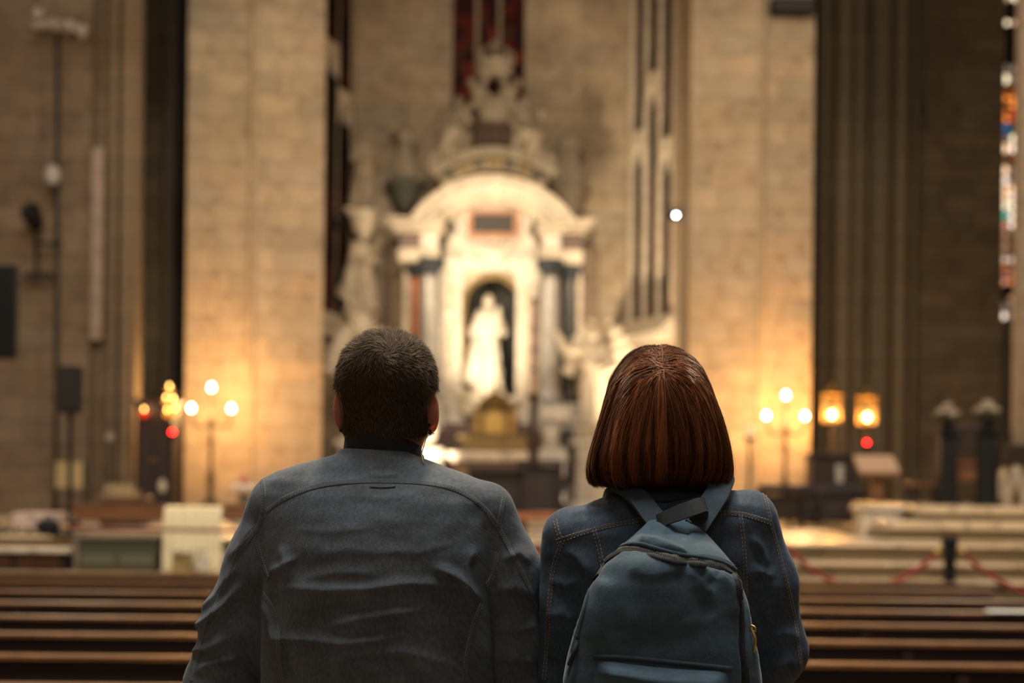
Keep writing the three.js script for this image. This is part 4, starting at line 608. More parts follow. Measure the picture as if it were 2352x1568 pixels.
// ---------- left side ----------
{
  { const p = at(-53, 716, 12.3), t = thing('screen', 'black display screen cut off by the left edge of the picture', 'screen', [p.x, p.y, p.z]); part('bezel', rbox(0.7, 0.81, 0.06, 0, 0, 0, 0.012), M.black, t); part('panel', rbox(0.66, 0.77, 0.01, 0, 0, 0.033, 0.003), phys({ color: lin(0.005, 0.005, 0.005), roughness: 0.6, specularIntensity: 0.2 }), t); part('pole', cyl(0.03, 0.03, p.y - PLAT - 0.3, 0, -0.3 - (p.y - PLAT - 0.3) / 2, -0.06, 14), M.black, t); part('foot', rbox(0.5, 0.03, 0.4, 0, -(p.y - PLAT) + 0.018, -0.02, 0.01), M.black, t); }
  { const p = at(163, 895, 12.15), t = thing('loudspeaker', 'slim dark loudspeaker on a tall pole near the left edge', 'speaker', [p.x, PLAT, p.z]), h = p.y - PLAT; part('cabinet', rbox(0.165, 0.4, 0.16, 0, h, 0, 0.015), M.black, t); part('grille', rbox(0.14, 0.37, 0.012, 0, h, 0.082, 0.005), phys({ color: lin(0.02, 0.018, 0.015), roughness: 0.95, specularIntensity: 0.2 }), t); part('pole', cyl(0.022, 0.022, h - 0.2, 0, (h - 0.2) / 2, 0, 12), M.black, t); part('base', cyl(0.16, 0.17, 0.025, 0, 0.013, 0, 24), M.black, t); }
  { // conduit and fittings on the brown pier
    const a = at(132, 80, 17.95), b = at(128, 1020, 17.95), t = thing('conduit_pipe', 'thin dark conduit running down the brown pier at left', 'pipe', [0, 0, 0]); part('pipe', tube([a, V((a.x + b.x) / 2, (a.y + b.y) / 2, a.z), V(b.x, PLAT, a.z)], 0.03, 30, 8), M.iron, t); for (const f of [0.2, 0.5, 0.8]) part('clip', rbox(0.1, 0.03, 0.04, lerp(a.x, b.x, f), lerp(a.y, b.y, f), a.z - 0.03, 0.008), M.iron, t);
    const c = at(128, 52, 17.8), w = thing('spot_cluster', 'white cluster of small spotlights on a bracket at upper left', 'light', c); part('bracket', rbox(0.55, 0.1, 0.16, -0.02, -0.02, -0.05, 0.02), M.whitePaint, w); for (const [x, y, r] of [[-0.2, 0.06, 0.4], [0.02, -0.05, -0.3], [0.2, -0.08, 0.5], [0.35, -0.14, 0.2]]) part('spot_head', lathe([[0, -0.1], [0.05, -0.1], [0.075, 0.06], [0.06, 0.06], [0, 0.03]], 14).rotateX(1.2).rotateY(r).translate(x, y, 0.08), M.whitePaint, w);
    const g = at(120, 402, 17.8), gl = thing('globe_lamp', 'unlit white globe lamp on the brown pier at left', 'lamp', g); part('globe', ball(0.1, 0, 0, 0, 1, 1.35, 1, 18), M.whitePaint, gl); part('holder', lathe([[0, -0.22], [0.03, -0.22], [0.06, -0.13], [0, -0.1]], 14), M.iron, gl); part('bracket', box(0.03, 0.03, 0.2, 0, -0.19, -0.1), M.iron, gl);
    const s = at(76, 500, 17.75), sp = thing('spotlight', 'dark spotlight on a bracket between the globe lamp and the screen', 'spotlight', s); part('housing', lathe([[0, -0.16], [0.08, -0.15], [0.11, -0.02], [0.12, 0.14], [0.1, 0.14], [0, 0.08]], 18).rotateX(1.0), M.black, sp); part('stem', tube([[0, -0.1, -0.05], [0, -0.4, -0.12], [0, -0.68, -0.16]], 0.022, 16, 8), M.black, sp); part('arm', box(0.34, 0.04, 0.04, 0.14, -0.3, -0.13), M.black, sp); part('foot_bar', rbox(0.36, 0.06, 0.08, 0.02, -0.7, -0.16, 0.01), M.black, sp);
  }
  { // dark wooden cabinet with votive lights
    const p = at(362, 1160, 17.4), t = thing('votive_cabinet', 'tall dark wooden cabinet between the brown pier and left candelabrum', 'cabinet', [p.x, PLAT, p.z]), h = at(362, 925, 17.4).y - PLAT, W = 0.44;
    part('carcass', rbox(W, h, 0.4, 0, h / 2, 0, 0.015), woodBlack, t); part('cornice', [rbox(W + 0.08, 0.06, 0.46, 0, h, 0, 0.015), lathe([[0, 0.14], [0.06, 0.1], [0.2, 0.04], [0.2, 0], [0, 0]], 16, 0, h + 0.02, 0)], woodDark, t); for (const s of [-1, 1]) { const d = part('door', rbox(W * 0.44, h * 0.8, 0.03, s * W * 0.235, h * 0.45, 0.205, 0.008), woodDark, t); part('handle', ball(0.018, s * W * 0.06, h * 0.5, 0.23, 1, 1, 1, 10), M.gold, d); } part('plinth', rbox(W + 0.06, 0.1, 0.45, 0, 0.05, 0, 0.012), woodBlack, t); part('enamel_plate', ball(0.06, 0.11, h * 0.28, 0.225, 0.8, 1.3, 0.15, 16), M.cream, t, 'small pale oval plate');
    const cup = (px, py, lab, red, dd = 16.93) => { const q = at(px, py, dd), c = thing('votive_candle', lab, 'candle', q); part('cup', lathe([[0, -0.07], [0.03, -0.07], [0.04, 0.0], [0.037, 0.0], [0.028, -0.062], [0, -0.062]], 16), phys({ color: red ? lin(0.8, 0.02, 0.02) : lin(0.9, 0.75, 0.45), transmission: 0.9, thickness: 0, roughness: 0.2, emissive: red ? lin(0.6, 0.01, 0.01) : lin(0.5, 0.25, 0.05), emissiveIntensity: red ? 5 : 2 }), c); part('flame', lathe([[0, -0.01], [0.012, 0.008], [0.01, 0.025], [0, 0.05]], 12), std({ color: lin(0.9, 0.7, 0.3), emissive: rgb([1, 0.55, 0.14]), emissiveIntensity: 16 }), c); part('bracket', [box(0.02, 0.02, 0.12, 0, -0.085, -0.05), cyl(0.035, 0.035, 0.012, 0, -0.076, 0, 14)], M.gold, c); pointLight(AMBER, 0.09, [0, 0.015, 0], 0.02, c); };
    cup(331, 943, 'votive candle in red glass at the left corner of the dark cabinet', true, 17.08);
    for (const [px, py, lab] of [[389, 890, 'topmost votive candle on the edge of the left pier'], [382, 916, 'votive candle below the topmost one beside the left pier'], [398, 918, 'votive candle nearest the left candelabrum below the topmost one'], [384, 944, 'lowest votive candle on the cabinet side'], [402, 940, 'lowest votive candle toward the left candelabrum']]) cup(px, py, lab, false);
    const r = thing('candle_rack', 'slim iron rack that carries the votive candles beside the dark cabinet', 'rack', [at(392, 1000, 17.03).x, PLAT, -17.04]), rh = at(392, 885, 17.03).y - PLAT; part('post', box(0.03, rh, 0.03, 0, rh / 2, 0), M.iron, r); for (const py of [905, 930, 958]) part('shelf', box(0.2, 0.015, 0.05, 0, at(392, py, 17.03).y - PLAT, 0.0), M.iron, r); part('foot', rbox(0.26, 0.04, 0.2, 0, 0.02, 0, 0.01), M.iron, r);
  }
  { // draped lectern
    const p = at(450, 1162, 11.57), t = thing('draped_lectern', 'lectern under a long pale cloth in front of the left candelabrum', 'lectern', [p.x, 0.8, p.z]), h = p.y - 0.8, w = 128 * 11.57 / F;
    part('frame', [rbox(w * 0.86, 0.04, 0.2, 0, h - 0.04, 0, 0.01), rbox(w * 0.6, h - 0.06, 0.16, 0, (h - 0.06) / 2, 0, 0.01)], woodMid, t);
    const P0 = [], I = [], nu = 40, prof = [[0, -0.11, -0.02], [0, -0.05, 0.0], [0, 0.05, 0.0], [0, 0.09, -0.012], [0, 0.11, -0.05], [0, 0.115, -0.16], [0, 0.12, -h + 0.01]];
    prof.forEach(([, z, y], j) => { for (let i = 0; i <= nu; i++) { const u = i / nu, f = j > 3 ? 0.012 * Math.sin(u * 34 + 0.6 * Math.sin(u * 9)) * (j - 3) / 3 : 0; P0.push((u - 0.5) * w * (1 + (j > 3 ? 0.02 * (j - 3) : 0)), h + y, z + f); } });
    for (let j = 0; j < prof.length - 1; j++) for (let i = 0; i < nu; i++) { const a = j * (nu + 1) + i; I.push(a, a + nu + 1, a + 1, a + 1, a + nu + 1, a + nu + 2); }
    const g = new THREE.BufferGeometry(); g.setAttribute('position', new THREE.Float32BufferAttribute(P0, 3)); g.setIndex(I); g.computeVertexNormals(); part('cloth', metreUV(g), std({ color: lin(0.72, 0.60, 0.36), roughness: 0.9, side: THREE.DoubleSide }), t, 'long cream cloth');
  }
  const block = (name, label, cat, px, py, d, base, parts) => { const p = at(px, py, d), t = thing(name, label, cat, [p.x, base, p.z]); parts(t, p.y - base); return t; };
  block('cardboard_box', 'beige box on the step in front of the draped lectern', 'box', 420, 1268, 11.38, 0.8, (t, h) => { part('body', rbox(0.15, h, 0.09, 0, h / 2, 0, 0.006), M.ochre, t); part('lid', rbox(0.16, 0.03, 0.1, 0, h, 0, 0.006), M.cream, t); });
  block('cloth_bag', 'white cloth bag slumped on the step beside the beige box', 'bag', 466, 1256, 11.38, 0.8, (t, h) => { part('sack', lathe([[0, 0], [0.045, 0], [0.058, 0.03], [0.055, 0.09], [0.04, h * 0.8], [0.026, h * 0.9], [0.04, h], [0, h]], 18), M.cloth, t); part('tie', metreUV(new THREE.TorusGeometry(0.03, 0.006, 8, 18)).rotateX(Math.PI / 2).translate(0, h * 0.88, 0), M.oldGold, t); });
  block('parapet', 'low wooden parapet with a bright pale top at the lower left', 'parapet', 40, 1256, 11.55, 0.8, (t, h) => { const W = 1.3; part('top', rbox(W, 0.04, 0.26, -0.19, h - 0.02, 0, 0.012), M.cream, t); part('panel', rbox(W - 0.06, h - 0.04, 0.16, -0.19, (h - 0.04) / 2, 0, 0.01), woodDark, t); for (let k = 0; k < 3; k++) part('raised_panel', rbox(0.34, h * 0.6, 0.03, -0.6 + k * 0.4, h * 0.45, 0.08, 0.01), wood(0.1, 0.045, 0.02), t); });
  block('display_case', 'low dark olive case with a pale rim between the parapet and the draped lectern', 'case', 278, 1228, 11.55, 0.8, (t, h) => { const W = 0.62; part('body', rbox(W, h - 0.03, 0.22, 0, (h - 0.03) / 2, 0, 0.01), std({ color: lin(0.055, 0.05, 0.025), roughness: 0.6 }), t); part('rim', [rbox(W + 0.03, 0.035, 0.25, 0, h - 0.016, 0, 0.01)], brownStoneMats[3], t); for (const x of [-0.155, 0.155]) part('panel', rbox(0.27, h * 0.3, 0.02, x, h * 0.3, 0.112, 0.006), std({ color: lin(0.10, 0.09, 0.05), roughness: 0.6 }), t); part('corner_post', rbox(0.045, h, 0.24, -W / 2 - 0.02, h / 2, 0, 0.01), brownStoneMats[3], t); });
  block('cloth_table', 'small table under a pale pink cloth left of the loudspeaker pole', 'table', 100, 1176, 12.5, PLAT, (t, h) => { part('cloth', [rbox(0.42, 0.14, 0.4, 0, h - 0.07, 0, 0.02)], std({ color: lin(0.5, 0.38, 0.32), roughness: 0.9, map: marbleTex }), t); for (const [x, z] of [[-1, -1], [1, -1], [-1, 1], [1, 1]]) part('leg', rbox(0.04, h - 0.12, 0.04, x * 0.18, (h - 0.12) / 2, z * 0.16, 0.008), woodBlack, t); part('under_shelf', rbox(0.36, 0.02, 0.32, 0, 0.05, 0, 0.005), woodBlack, t); });
  block('dark_bag', 'dark rounded bag standing before the pale pink table', 'bag', 112, 1214, 12.2, PLAT, (t, h) => { part('body', ball(0.09, 0, 0.07, 0.02, 1.2, 0.8, 0.7, 16), M.black, t); part('handle', tube([[-0.05, 0.12, 0.02], [0, 0.17, 0.02], [0.05, 0.12, 0.02]], 0.008, 14, 6), M.black, t); });
  block('choir_bench', 'long brown wooden bench behind the loudspeaker pole', 'bench', 300, 1164, 13.6, PLAT, (t, h) => { part('back', rbox(1.2, h * 0.6, 0.05, 0, h * 0.7, 0, 0.01), woodMid, t); part('top', rbox(1.26, 0.04, 0.08, 0, h, 0, 0.01), woodRail, t); part('seat', rbox(1.2, 0.04, 0.34, 0, h * 0.45, -0.17, 0.01), woodMid, t); for (const s of [-1, 1]) part('bench_end', rbox(0.05, h, 0.36, s * 0.6, h / 2, -0.14, 0.012), woodDark, t); });
  block('choir_bench', 'short brown wooden bench right of the draped lectern', 'bench', 540, 1160, 13.6, PLAT, (t, h) => { part('back', rbox(0.5, h * 0.6, 0.05, 0, h * 0.7, 0, 0.01), woodMid, t); part('top', rbox(0.54, 0.04, 0.08, 0, h, 0, 0.01), woodRail, t); part('seat', rbox(0.5, 0.04, 0.34, 0, h * 0.45, -0.17, 0.01), woodMid, t); for (const s of [-1, 1]) part('bench_end', rbox(0.05, h, 0.36, s * 0.26, h / 2, -0.14, 0.012), woodDark, t); });
  block('reading_desk', 'low desk with pale stacked books below the dark cabinet', 'desk', 288, 1140, 14.6, PLAT, (t, h) => { part('top', rbox(0.5, 0.04, 0.36, 0, h - 0.02, 0, 0.01), woodMid, t); part('panel', rbox(0.44, h - 0.06, 0.3, 0, (h - 0.06) / 2, 0, 0.01), woodDark, t); });
  for (const [px, w, dy, lab] of [[282, 0.32, 0, 'lower pale book on the low reading desk'], [276, 0.28, 0.062, 'upper pale book of the two on the reading desk']]) { const p = at(px, 1140, 14.55), t = thing('book', lab, 'book', [p.x, p.y + dy + 0.004, p.z], dy ? 0.2 : -0.1); part('pages', rbox(w - 0.02, 0.045, 0.2, 0, 0.026, 0, 0.004), M.ochre, t); part('cover', [rbox(w, 0.006, 0.22, 0, 0.003, 0, 0.002), rbox(w, 0.006, 0.22, 0, 0.052, 0, 0.002), rbox(0.008, 0.052, 0.22, -w / 2, 0.027, 0, 0.002)], M.cream, t); }
  block('flower_vase', 'vase of pink and white flowers beside the short-haired person', 'flowers', 561, 1108, 15.2, PLAT, (t, h) => { reseed(9); part('pedestal', lathe([[0, 0], [0.16, 0], [0.15, 0.05], [0.08, 0.1], [0.07, h - 0.4], [0.13, h - 0.34], [0.13, h - 0.3], [0, h - 0.3]], 18), M.cream, t); part('vase', lathe([[0, 0], [0.05, 0], [0.085, 0.07], [0.06, 0.14], [0.07, 0.17], [0, 0.15]], 18, 0, h - 0.3, 0), M.greyGreen, t); for (let k = 0; k < 11; k++) { const a = k * 2.4, r = 0.034 * Math.sqrt(k); part('blossom', [ball(0.035, Math.cos(a) * r, h - 0.06 + (k < 3 ? 0.09 : 0.02 * rnd()), Math.sin(a) * r, 1, 0.8, 1, 10), ball(0.02, Math.cos(a) * r, h - 0.03 + (k < 3 ? 0.09 : 0), Math.sin(a) * r + 0.02, 1, 0.7, 1, 8)], k < 3 ? std({ color: lin(0.55, 0.14, 0.12), roughness: 0.8 }) : M.paper, t); } for (let k = 0; k < 8; k++) part('leaf', ball(0.05, Math.cos(k * 0.8) * 0.1, h - 0.12, Math.sin(k * 0.8) * 0.1, 1, 0.15, 0.5, 8), std({ color: lin(0.03, 0.045, 0.015), roughness: 0.6 }), t); });
  block('votive_globe', 'small pale globe on a thin stand before the brown pier', 'lamp', 252, 1004, 15.8, PLAT, (t, h) => { part('globe', ball(0.05, 0, h, 0, 1, 1.1, 1, 14), M.dimStatue, t); part('stem', lathe([[0, 0], [0.12, 0], [0.11, 0.02], [0.02, 0.05], [0.014, h - 0.06], [0.03, h - 0.045], [0, h - 0.04]], 14), M.iron, t); });
  block('notice_board', 'yellowed notice panel behind the loudspeaker pole', 'sign', 160, 1060, 16.2, PLAT, (t, h) => { part('panel', rbox(0.32, 0.3, 0.02, 0, h - 0.15, 0, 0.006), std({ color: lin(0.34, 0.25, 0.11), roughness: 0.8 }), t); for (const s of [-1, 1]) part('leg', rbox(0.03, h, 0.03, s * 0.17, h / 2, 0, 0.006), woodDark, t); part('foot', rbox(0.5, 0.03, 0.2, 0, 0.015, 0, 0.006), woodDark, t); });
}

// ---------- the two people: common tools ----------
const DP = 2.35, KP = DP / F, CR = Math.cos(ROLL), SR = Math.sin(ROLL);
const pixelOf = (x, y) => [CX + (x * CR + (y - EYE) * SR) / KP, CY - (-x * SR + (y - EYE) * CR) / KP];   // inverse of at() on the people's plane
const J = (px, py, z = 0) => { const p = at(px, py, DP); p.z += z; return p; };
const eyePoint = V(0, EYE, 0);
function caster(g) {
  const bvh = new MeshBVH(g.clone()), ray = new THREE.Ray(), dir = V(0, 0, 0);
  return (px, py) => { dir.copy(at(px, py, 1)).sub(eyePoint).normalize(); ray.set(eyePoint.clone(), dir); const h = bvh.raycastFirst(ray, THREE.DoubleSide); if (!h) return null; const n = h.face.normal.clone(); if (n.dot(dir) > 0) n.negate(); return { p: h.point.clone(), n }; };
}
function trace(cast, pts, step = 4) {                                  // a smooth line through picture points, laid on the cloth
  const c = new THREE.CatmullRomCurve3(pts.map(([x, y]) => V(x, y, 0)), false, 'centripetal'), n = Math.max(4, Math.round(c.getLength() / step)), out = [];
  for (let i = 0; i <= n; i++) { const q = c.getPointAt(i / n), h = cast(q.x, q.y); if (!h) continue; if (out.length && h.p.distanceTo(out[out.length - 1].p) > 0.03) { if (out.length < 8) out.length = 0; else continue; } out.push(h); }
  for (let k = 0; k < 2; k++) for (let i = 1; i < out.length - 1; i++) { out[i].n.add(out[i - 1].n).add(out[i + 1].n).normalize(); }
  return out;
}
// flat felled seam: a low rounded band on the cloth
function seamBand(line, half, high, sink = 0.001) {
  const prof = [[-1, -sink], [-0.9, high * 0.8], [0, high], [0.9, high * 0.8], [1, -sink]], P = [], I = [], n = line.length;
  for (let i = 0; i < n; i++) { const t = line[Math.min(i + 1, n - 1)].p.clone().sub(line[Math.max(i - 1, 0)].p).normalize(), s = t.clone().cross(line[i].n).normalize(); for (const [a, b] of prof) { const q = line[i].p.clone().addScaledVector(s, a * half).addScaledVector(line[i].n, b); P.push(q.x, q.y, q.z); } }
  for (let i = 0; i < n - 1; i++) for (let j = 0; j < 4; j++) { const a = i * 5 + j; I.push(a, a + 1, a + 5, a + 1, a + 6, a + 5); }
  const g = new THREE.BufferGeometry(); g.setAttribute('position', new THREE.Float32BufferAttribute(P, 3)); g.setIndex(I); g.computeVertexNormals(); return metreUV(g);
}
function stitches(line, offset, lift, len = 0.0032, gap = 0.0016, r = 0.0006) {
  const out = [], proto = new THREE.OctahedronGeometry(1, 0).scale(r, r * 0.9, len / 2), m = new THREE.Matrix4(); let carry = 0;
  for (let i = 0; i < line.length - 1; i++) {
    const a = line[i], b = line[i + 1], t = b.p.clone().sub(a.p), L = t.length(); if (L < 1e-6) continue; t.divideScalar(L); const s = t.clone().cross(a.n).normalize(), up = s.clone().cross(t).normalize();
    for (; carry < L; carry += len + gap) { const q = a.p.clone().addScaledVector(t, carry).addScaledVector(s, offset).addScaledVector(up, lift); m.makeBasis(s, up, t.clone().negate()).setPosition(q); out.push(proto.clone().applyMatrix4(m)); }
    carry -= L;
  }
  return out;
}
function seam(cast, pts, parent, mats, { half = 0.0045, high = 0.0009, rows = [-0.003, 0.003], r = 0.0006, len = 0.0032 } = {}) {
  const line = trace(cast, pts); if (line.length < 4) return;
  part('seam', seamBand(line, half, high), mats[0], parent);
  const st = rows.flatMap((o) => stitches(line, o, high * 0.95, len, len * 0.5, r)); if (st.length) part('topstitching', metreUV(merge(st)), mats[1], parent);
}
function segDist(px, py, pts) {
  let best = 1e9, along = 0;
  for (let i = 0; i < pts.length - 1; i++) { const [ax, ay] = pts[i], [bx, by] = pts[i + 1], dx = bx - ax, dy = by - ay, t = clamp(((px - ax) * dx + (py - ay) * dy) / (dx * dx + dy * dy)), d = Math.hypot(px - ax - dx * t, py - ay - dy * t); if (d < Math.abs(best)) { best = (px - ax) * dy - (py - ay) * dx > 0 ? -d : d; along = (i + t) / (pts.length - 1); } }
  return [best, along];                                                // signed: negative above a line drawn left to right
}
// pulled cloth: ridges with a soft upper and a steeper lower flank, and fine creases
function wrinkle(g, folds, creases) {
  g.computeVertexNormals(); const p = g.attributes.position, n = g.attributes.normal;
  for (let i = 0; i < p.count; i++) {
    const x = p.getX(i), y = p.getY(i), z = p.getZ(i), nz = n.getZ(i), w = smooth(-0.1, 0.45, nz); let h = creases(x, y, z);
    if (w > 0) { const k = DP / -z, [px, py] = pixelOf(x * k, EYE + (y - EYE) * k); for (const [pts, amp, wide, up = 1.6, down = 0.8] of folds) { const [d, a] = segDist(px, py, pts); const s = 0.85 * (d < 0 ? wide * up : wide * down); if (Math.abs(d) < 3 * s) h += 1.5 * w * amp * (0.55 * Math.exp(-Math.abs(d / s) * 1.5) + 0.45 * Math.exp(-((d / s) ** 2))) * smooth(0, 0.3, a) * smooth(1, 0.7, a); } }
    p.setXYZ(i, x + n.getX(i) * h, y + n.getY(i) * h, z + nz * h);
  }
  relax(g, 1, 0.55); g.computeVertexNormals(); return g;
}
function relax(g, times, k) {                                        // even out the mesh
  const p = g.attributes.position, ix = g.index.array, n = p.count;
  for (let t = 0; t < times; t++) { const s = new Float32Array(n * 3), c = new Float32Array(n); for (let i = 0; i < ix.length; i += 3) for (let e = 0; e < 3; e++) { const a = ix[i + e], b = ix[i + (e + 1) % 3]; s[3 * a] += p.getX(b); s[3 * a + 1] += p.getY(b); s[3 * a + 2] += p.getZ(b); c[a]++; } for (let i = 0; i < n; i++) if (c[i]) p.setXYZ(i, lerp(p.getX(i), s[3 * i] / c[i], k), lerp(p.getY(i), s[3 * i + 1] / c[i], k), lerp(p.getZ(i), s[3 * i + 2] / c[i], k)); }
}
function wrapUV(g) { const p = g.attributes.position, uv = new Float32Array(p.count * 2); for (let i = 0; i < p.count; i++) { uv[2 * i] = p.getX(i) + 0.6 * p.getZ(i); uv[2 * i + 1] = p.getY(i) - 0.8 * p.getZ(i); } g.setAttribute('uv', new THREE.BufferAttribute(uv, 2)); return g; }
// cloth: twill lines, slubs and worn threads
const denimTex = dataTex(1024, (u, v) => { const tw = 0.5 + 0.5 * Math.sin((u + v) * 2 * Math.PI * 150), sl = tileFbm((u * 2) % 1, (v * 1) % 1, 64, 7, 2), st = tileNoise(u, v, 8, 3) * 0.4 + 0.6 * tileFbm(u, v, 12, 9, 4), k = 0.74 + 0.0 * tw + 0.22 * (sl - 0.5) + 0.34 * (st - 0.4); return [k, k * 1.0, k * 1.0]; }, true, 3.2);
const denimBump = dataTex(512, (u, v) => { const tw = 0.5 + 0.5 * Math.sin((u + v) * 2 * Math.PI * 100), n = tileFbm(u, v, 64, 13, 2); const k = n + 0 * tw; return [k, k, k]; }, false, 6);
const canvasTex = dataTex(512, (u, v) => { const w = tileFbm(u, v, 96, 5, 2), n = tileFbm(u, v, 16, 21, 4), k = 0.8 + 0.12 * (w - 0.5) + 0.2 * (n - 0.5); return [k, k, k]; }, true, 6);
const cloth = (c, tex, sheen = 0.25) => phys({ color: lin(...c), map: tex, bumpMap: denimBump, bumpScale: 0.0002, roughness: 0.92, sheen, sheenRoughness: 0.6, sheenColor: lin(0.5, 0.55, 0.6) });
const P = {
  denimGrey: cloth([0.112, 0.122, 0.130], denimTex), seamGrey: cloth([0.118, 0.127, 0.134], denimTex), threadGrey: std({ color: lin(0.20, 0.17, 0.12), roughness: 0.9 }),
  denimBlue: cloth([0.052, 0.074, 0.100], denimTex), seamBlue: cloth([0.06, 0.08, 0.102], denimTex), threadOrange: std({ color: lin(0.42, 0.19, 0.055), roughness: 0.85 }),
  pack: cloth([0.052, 0.088, 0.108], canvasTex, 0.35), packDark: cloth([0.035, 0.055, 0.066], canvasTex), webbing: std({ color: lin(0.012, 0.012, 0.011), map: canvasTex, roughness: 0.85 }), zip: std({ color: lin(0.035, 0.028, 0.016), roughness: 0.55, metalness: 0.3 }), brass: std({ color: lin(0.45, 0.30, 0.10), metalness: 0.9, roughness: 0.4 }),
  skin: phys({ color: lin(0.62, 0.22, 0.12), roughness: 0.6, transmission: 0.5, thickness: 0, specularIntensity: 0.6, sheen: 0.2, sheenColor: lin(0.6, 0.3, 0.2) }), navy: cloth([0.018, 0.024, 0.034], denimTex, 0.15), collar: cloth([0.014, 0.014, 0.015], denimTex, 0.1), trousers: cloth([0.02, 0.022, 0.028], denimTex), shoe: std({ color: lin(0.03, 0.022, 0.016), roughness: 0.5 }), eye: std({ color: lin(0.6, 0.58, 0.55), roughness: 0.2 }),
};
// hair: ribbons that follow a field over a surface; the shading normal is turned about each strand
function strand(buf, pts, nrm, width, tone, tilt) {
  const n = pts.length, base = buf.P.length / 3;
  for (let i = 0; i < n; i++) {
    const t = pts[Math.min(i + 1, n - 1)].clone().sub(pts[Math.max(i - 1, 0)]).normalize(), s = t.clone().cross(nrm[i]).normalize(), w = width * (i === n - 1 ? 0.25 : i === n - 2 ? 0.8 : 1) / 2, nn = nrm[i].clone().multiplyScalar(Math.cos(tilt)).addScaledVector(s, Math.sin(tilt));
    for (const k of [-1, 1]) { buf.P.push(pts[i].x + s.x * w * k, pts[i].y + s.y * w * k, pts[i].z + s.z * w * k); buf.N.push(nn.x, nn.y, nn.z); buf.C.push(...tone); }
    if (i) { const a = base + i * 2; buf.I.push(a - 2, a - 1, a, a - 1, a + 1, a); }
  }
}
function hairMesh(buf) { const g = new THREE.BufferGeometry(); g.setAttribute('position', new THREE.Float32BufferAttribute(buf.P, 3)); g.setAttribute('normal', new THREE.Float32BufferAttribute(buf.N, 3)); g.setAttribute('color', new THREE.Float32BufferAttribute(buf.C, 3)); g.setIndex(buf.I); return g; }
const gradient = (f, p, e = 0.002) => V(f(p.x + e, p.y, p.z) - f(p.x - e, p.y, p.z), f(p.x, p.y + e, p.z) - f(p.x, p.y - e, p.z), f(p.x, p.y, p.z + e) - f(p.x, p.y, p.z - e)).normalize();
function toSurface(f, p, off) { for (let k = 0; k < 4; k++) { const d = f(p.x, p.y, p.z) - off; if (Math.abs(d) < 2e-4) break; p.addScaledVector(gradient(f, p), -d * 0.85); } return p; }
// a person's trunk, cut in level slices: rows [picture row, half width in pixels, back z, half depth]
function trunk(rows, cx, tilt, power = 2.35) {
  const tb = table(rows), top = rows[0][0], end = rows[rows.length - 1][0];
  return (x, y, z) => { const [px, py0] = pixelOf(x, y), py = py0 - tilt * (px - cx), [hw, back, hd] = tb(py), w = hw * KP, zc = -DP + back - hd, a = Math.abs((px - cx) * KP) / w, b = Math.abs(z - zc) / hd, g = (a ** power + b ** power) ** (1 / power); return Math.max((g - 1) * Math.min(w, hd), (top - py) * KP, (py - end) * KP); };
}
function legs(parent, hipL, hipR, hipY, mats) {
  const mid = hipL.clone().add(hipR).multiplyScalar(0.5);
  const f = (x, y, z) => { let d = ellip(x, y, z, V(mid.x, hipY, mid.z), 0.185, 0.12, 0.125); for (const h of [hipL, hipR]) { const s = h === hipL ? -1 : 1, knee = V(h.x + s * 0.005, 0.5, h.z - 0.02), ank = V(h.x + s * 0.01, 0.07, h.z + 0.02); let l = smin(bone(x, y, z, V(h.x, hipY - 0.05, h.z), knee, 0.098, 0.068), bone(x, y, z, knee, ank, 0.068, 0.058), 0.02); l += 0.003 * Math.sin(y * 60 + Math.sin(x * 40) * 2) * smooth(0.35, 0.08, y); d = smin(d, l, 0.05); } return Math.max(d, 0.045 - y, y - hipY - 0.1); };
  part('trousers', wrapUV(meshSDF(f, [mid.x - 0.3, 0.02, mid.z - 0.25], [mid.x + 0.3, hipY + 0.14, mid.z + 0.25], 0.014)), mats, parent);
  for (const h of [hipL, hipR]) { const s = h === hipL ? -1 : 1, x0 = h.x + s * 0.015, z0 = h.z; const q = (x, y, z) => Math.max(smin(bone(x, y, z, V(x0, 0.045, z0 + 0.04), V(x0 + s * 0.02, 0.035, z0 - 0.15), 0.05, 0.045), bone(x, y, z, V(x0, 0.05, z0 + 0.02), V(x0, 0.11, z0 + 0.02), 0.05, 0.055), 0.03), 0.001 - y); part('shoe', wrapUV(meshSDF(q, [x0 - 0.1, -0.01, z0 - 0.24], [x0 + 0.1, 0.18, z0 + 0.13], 0.01)), P.shoe, parent); }
}
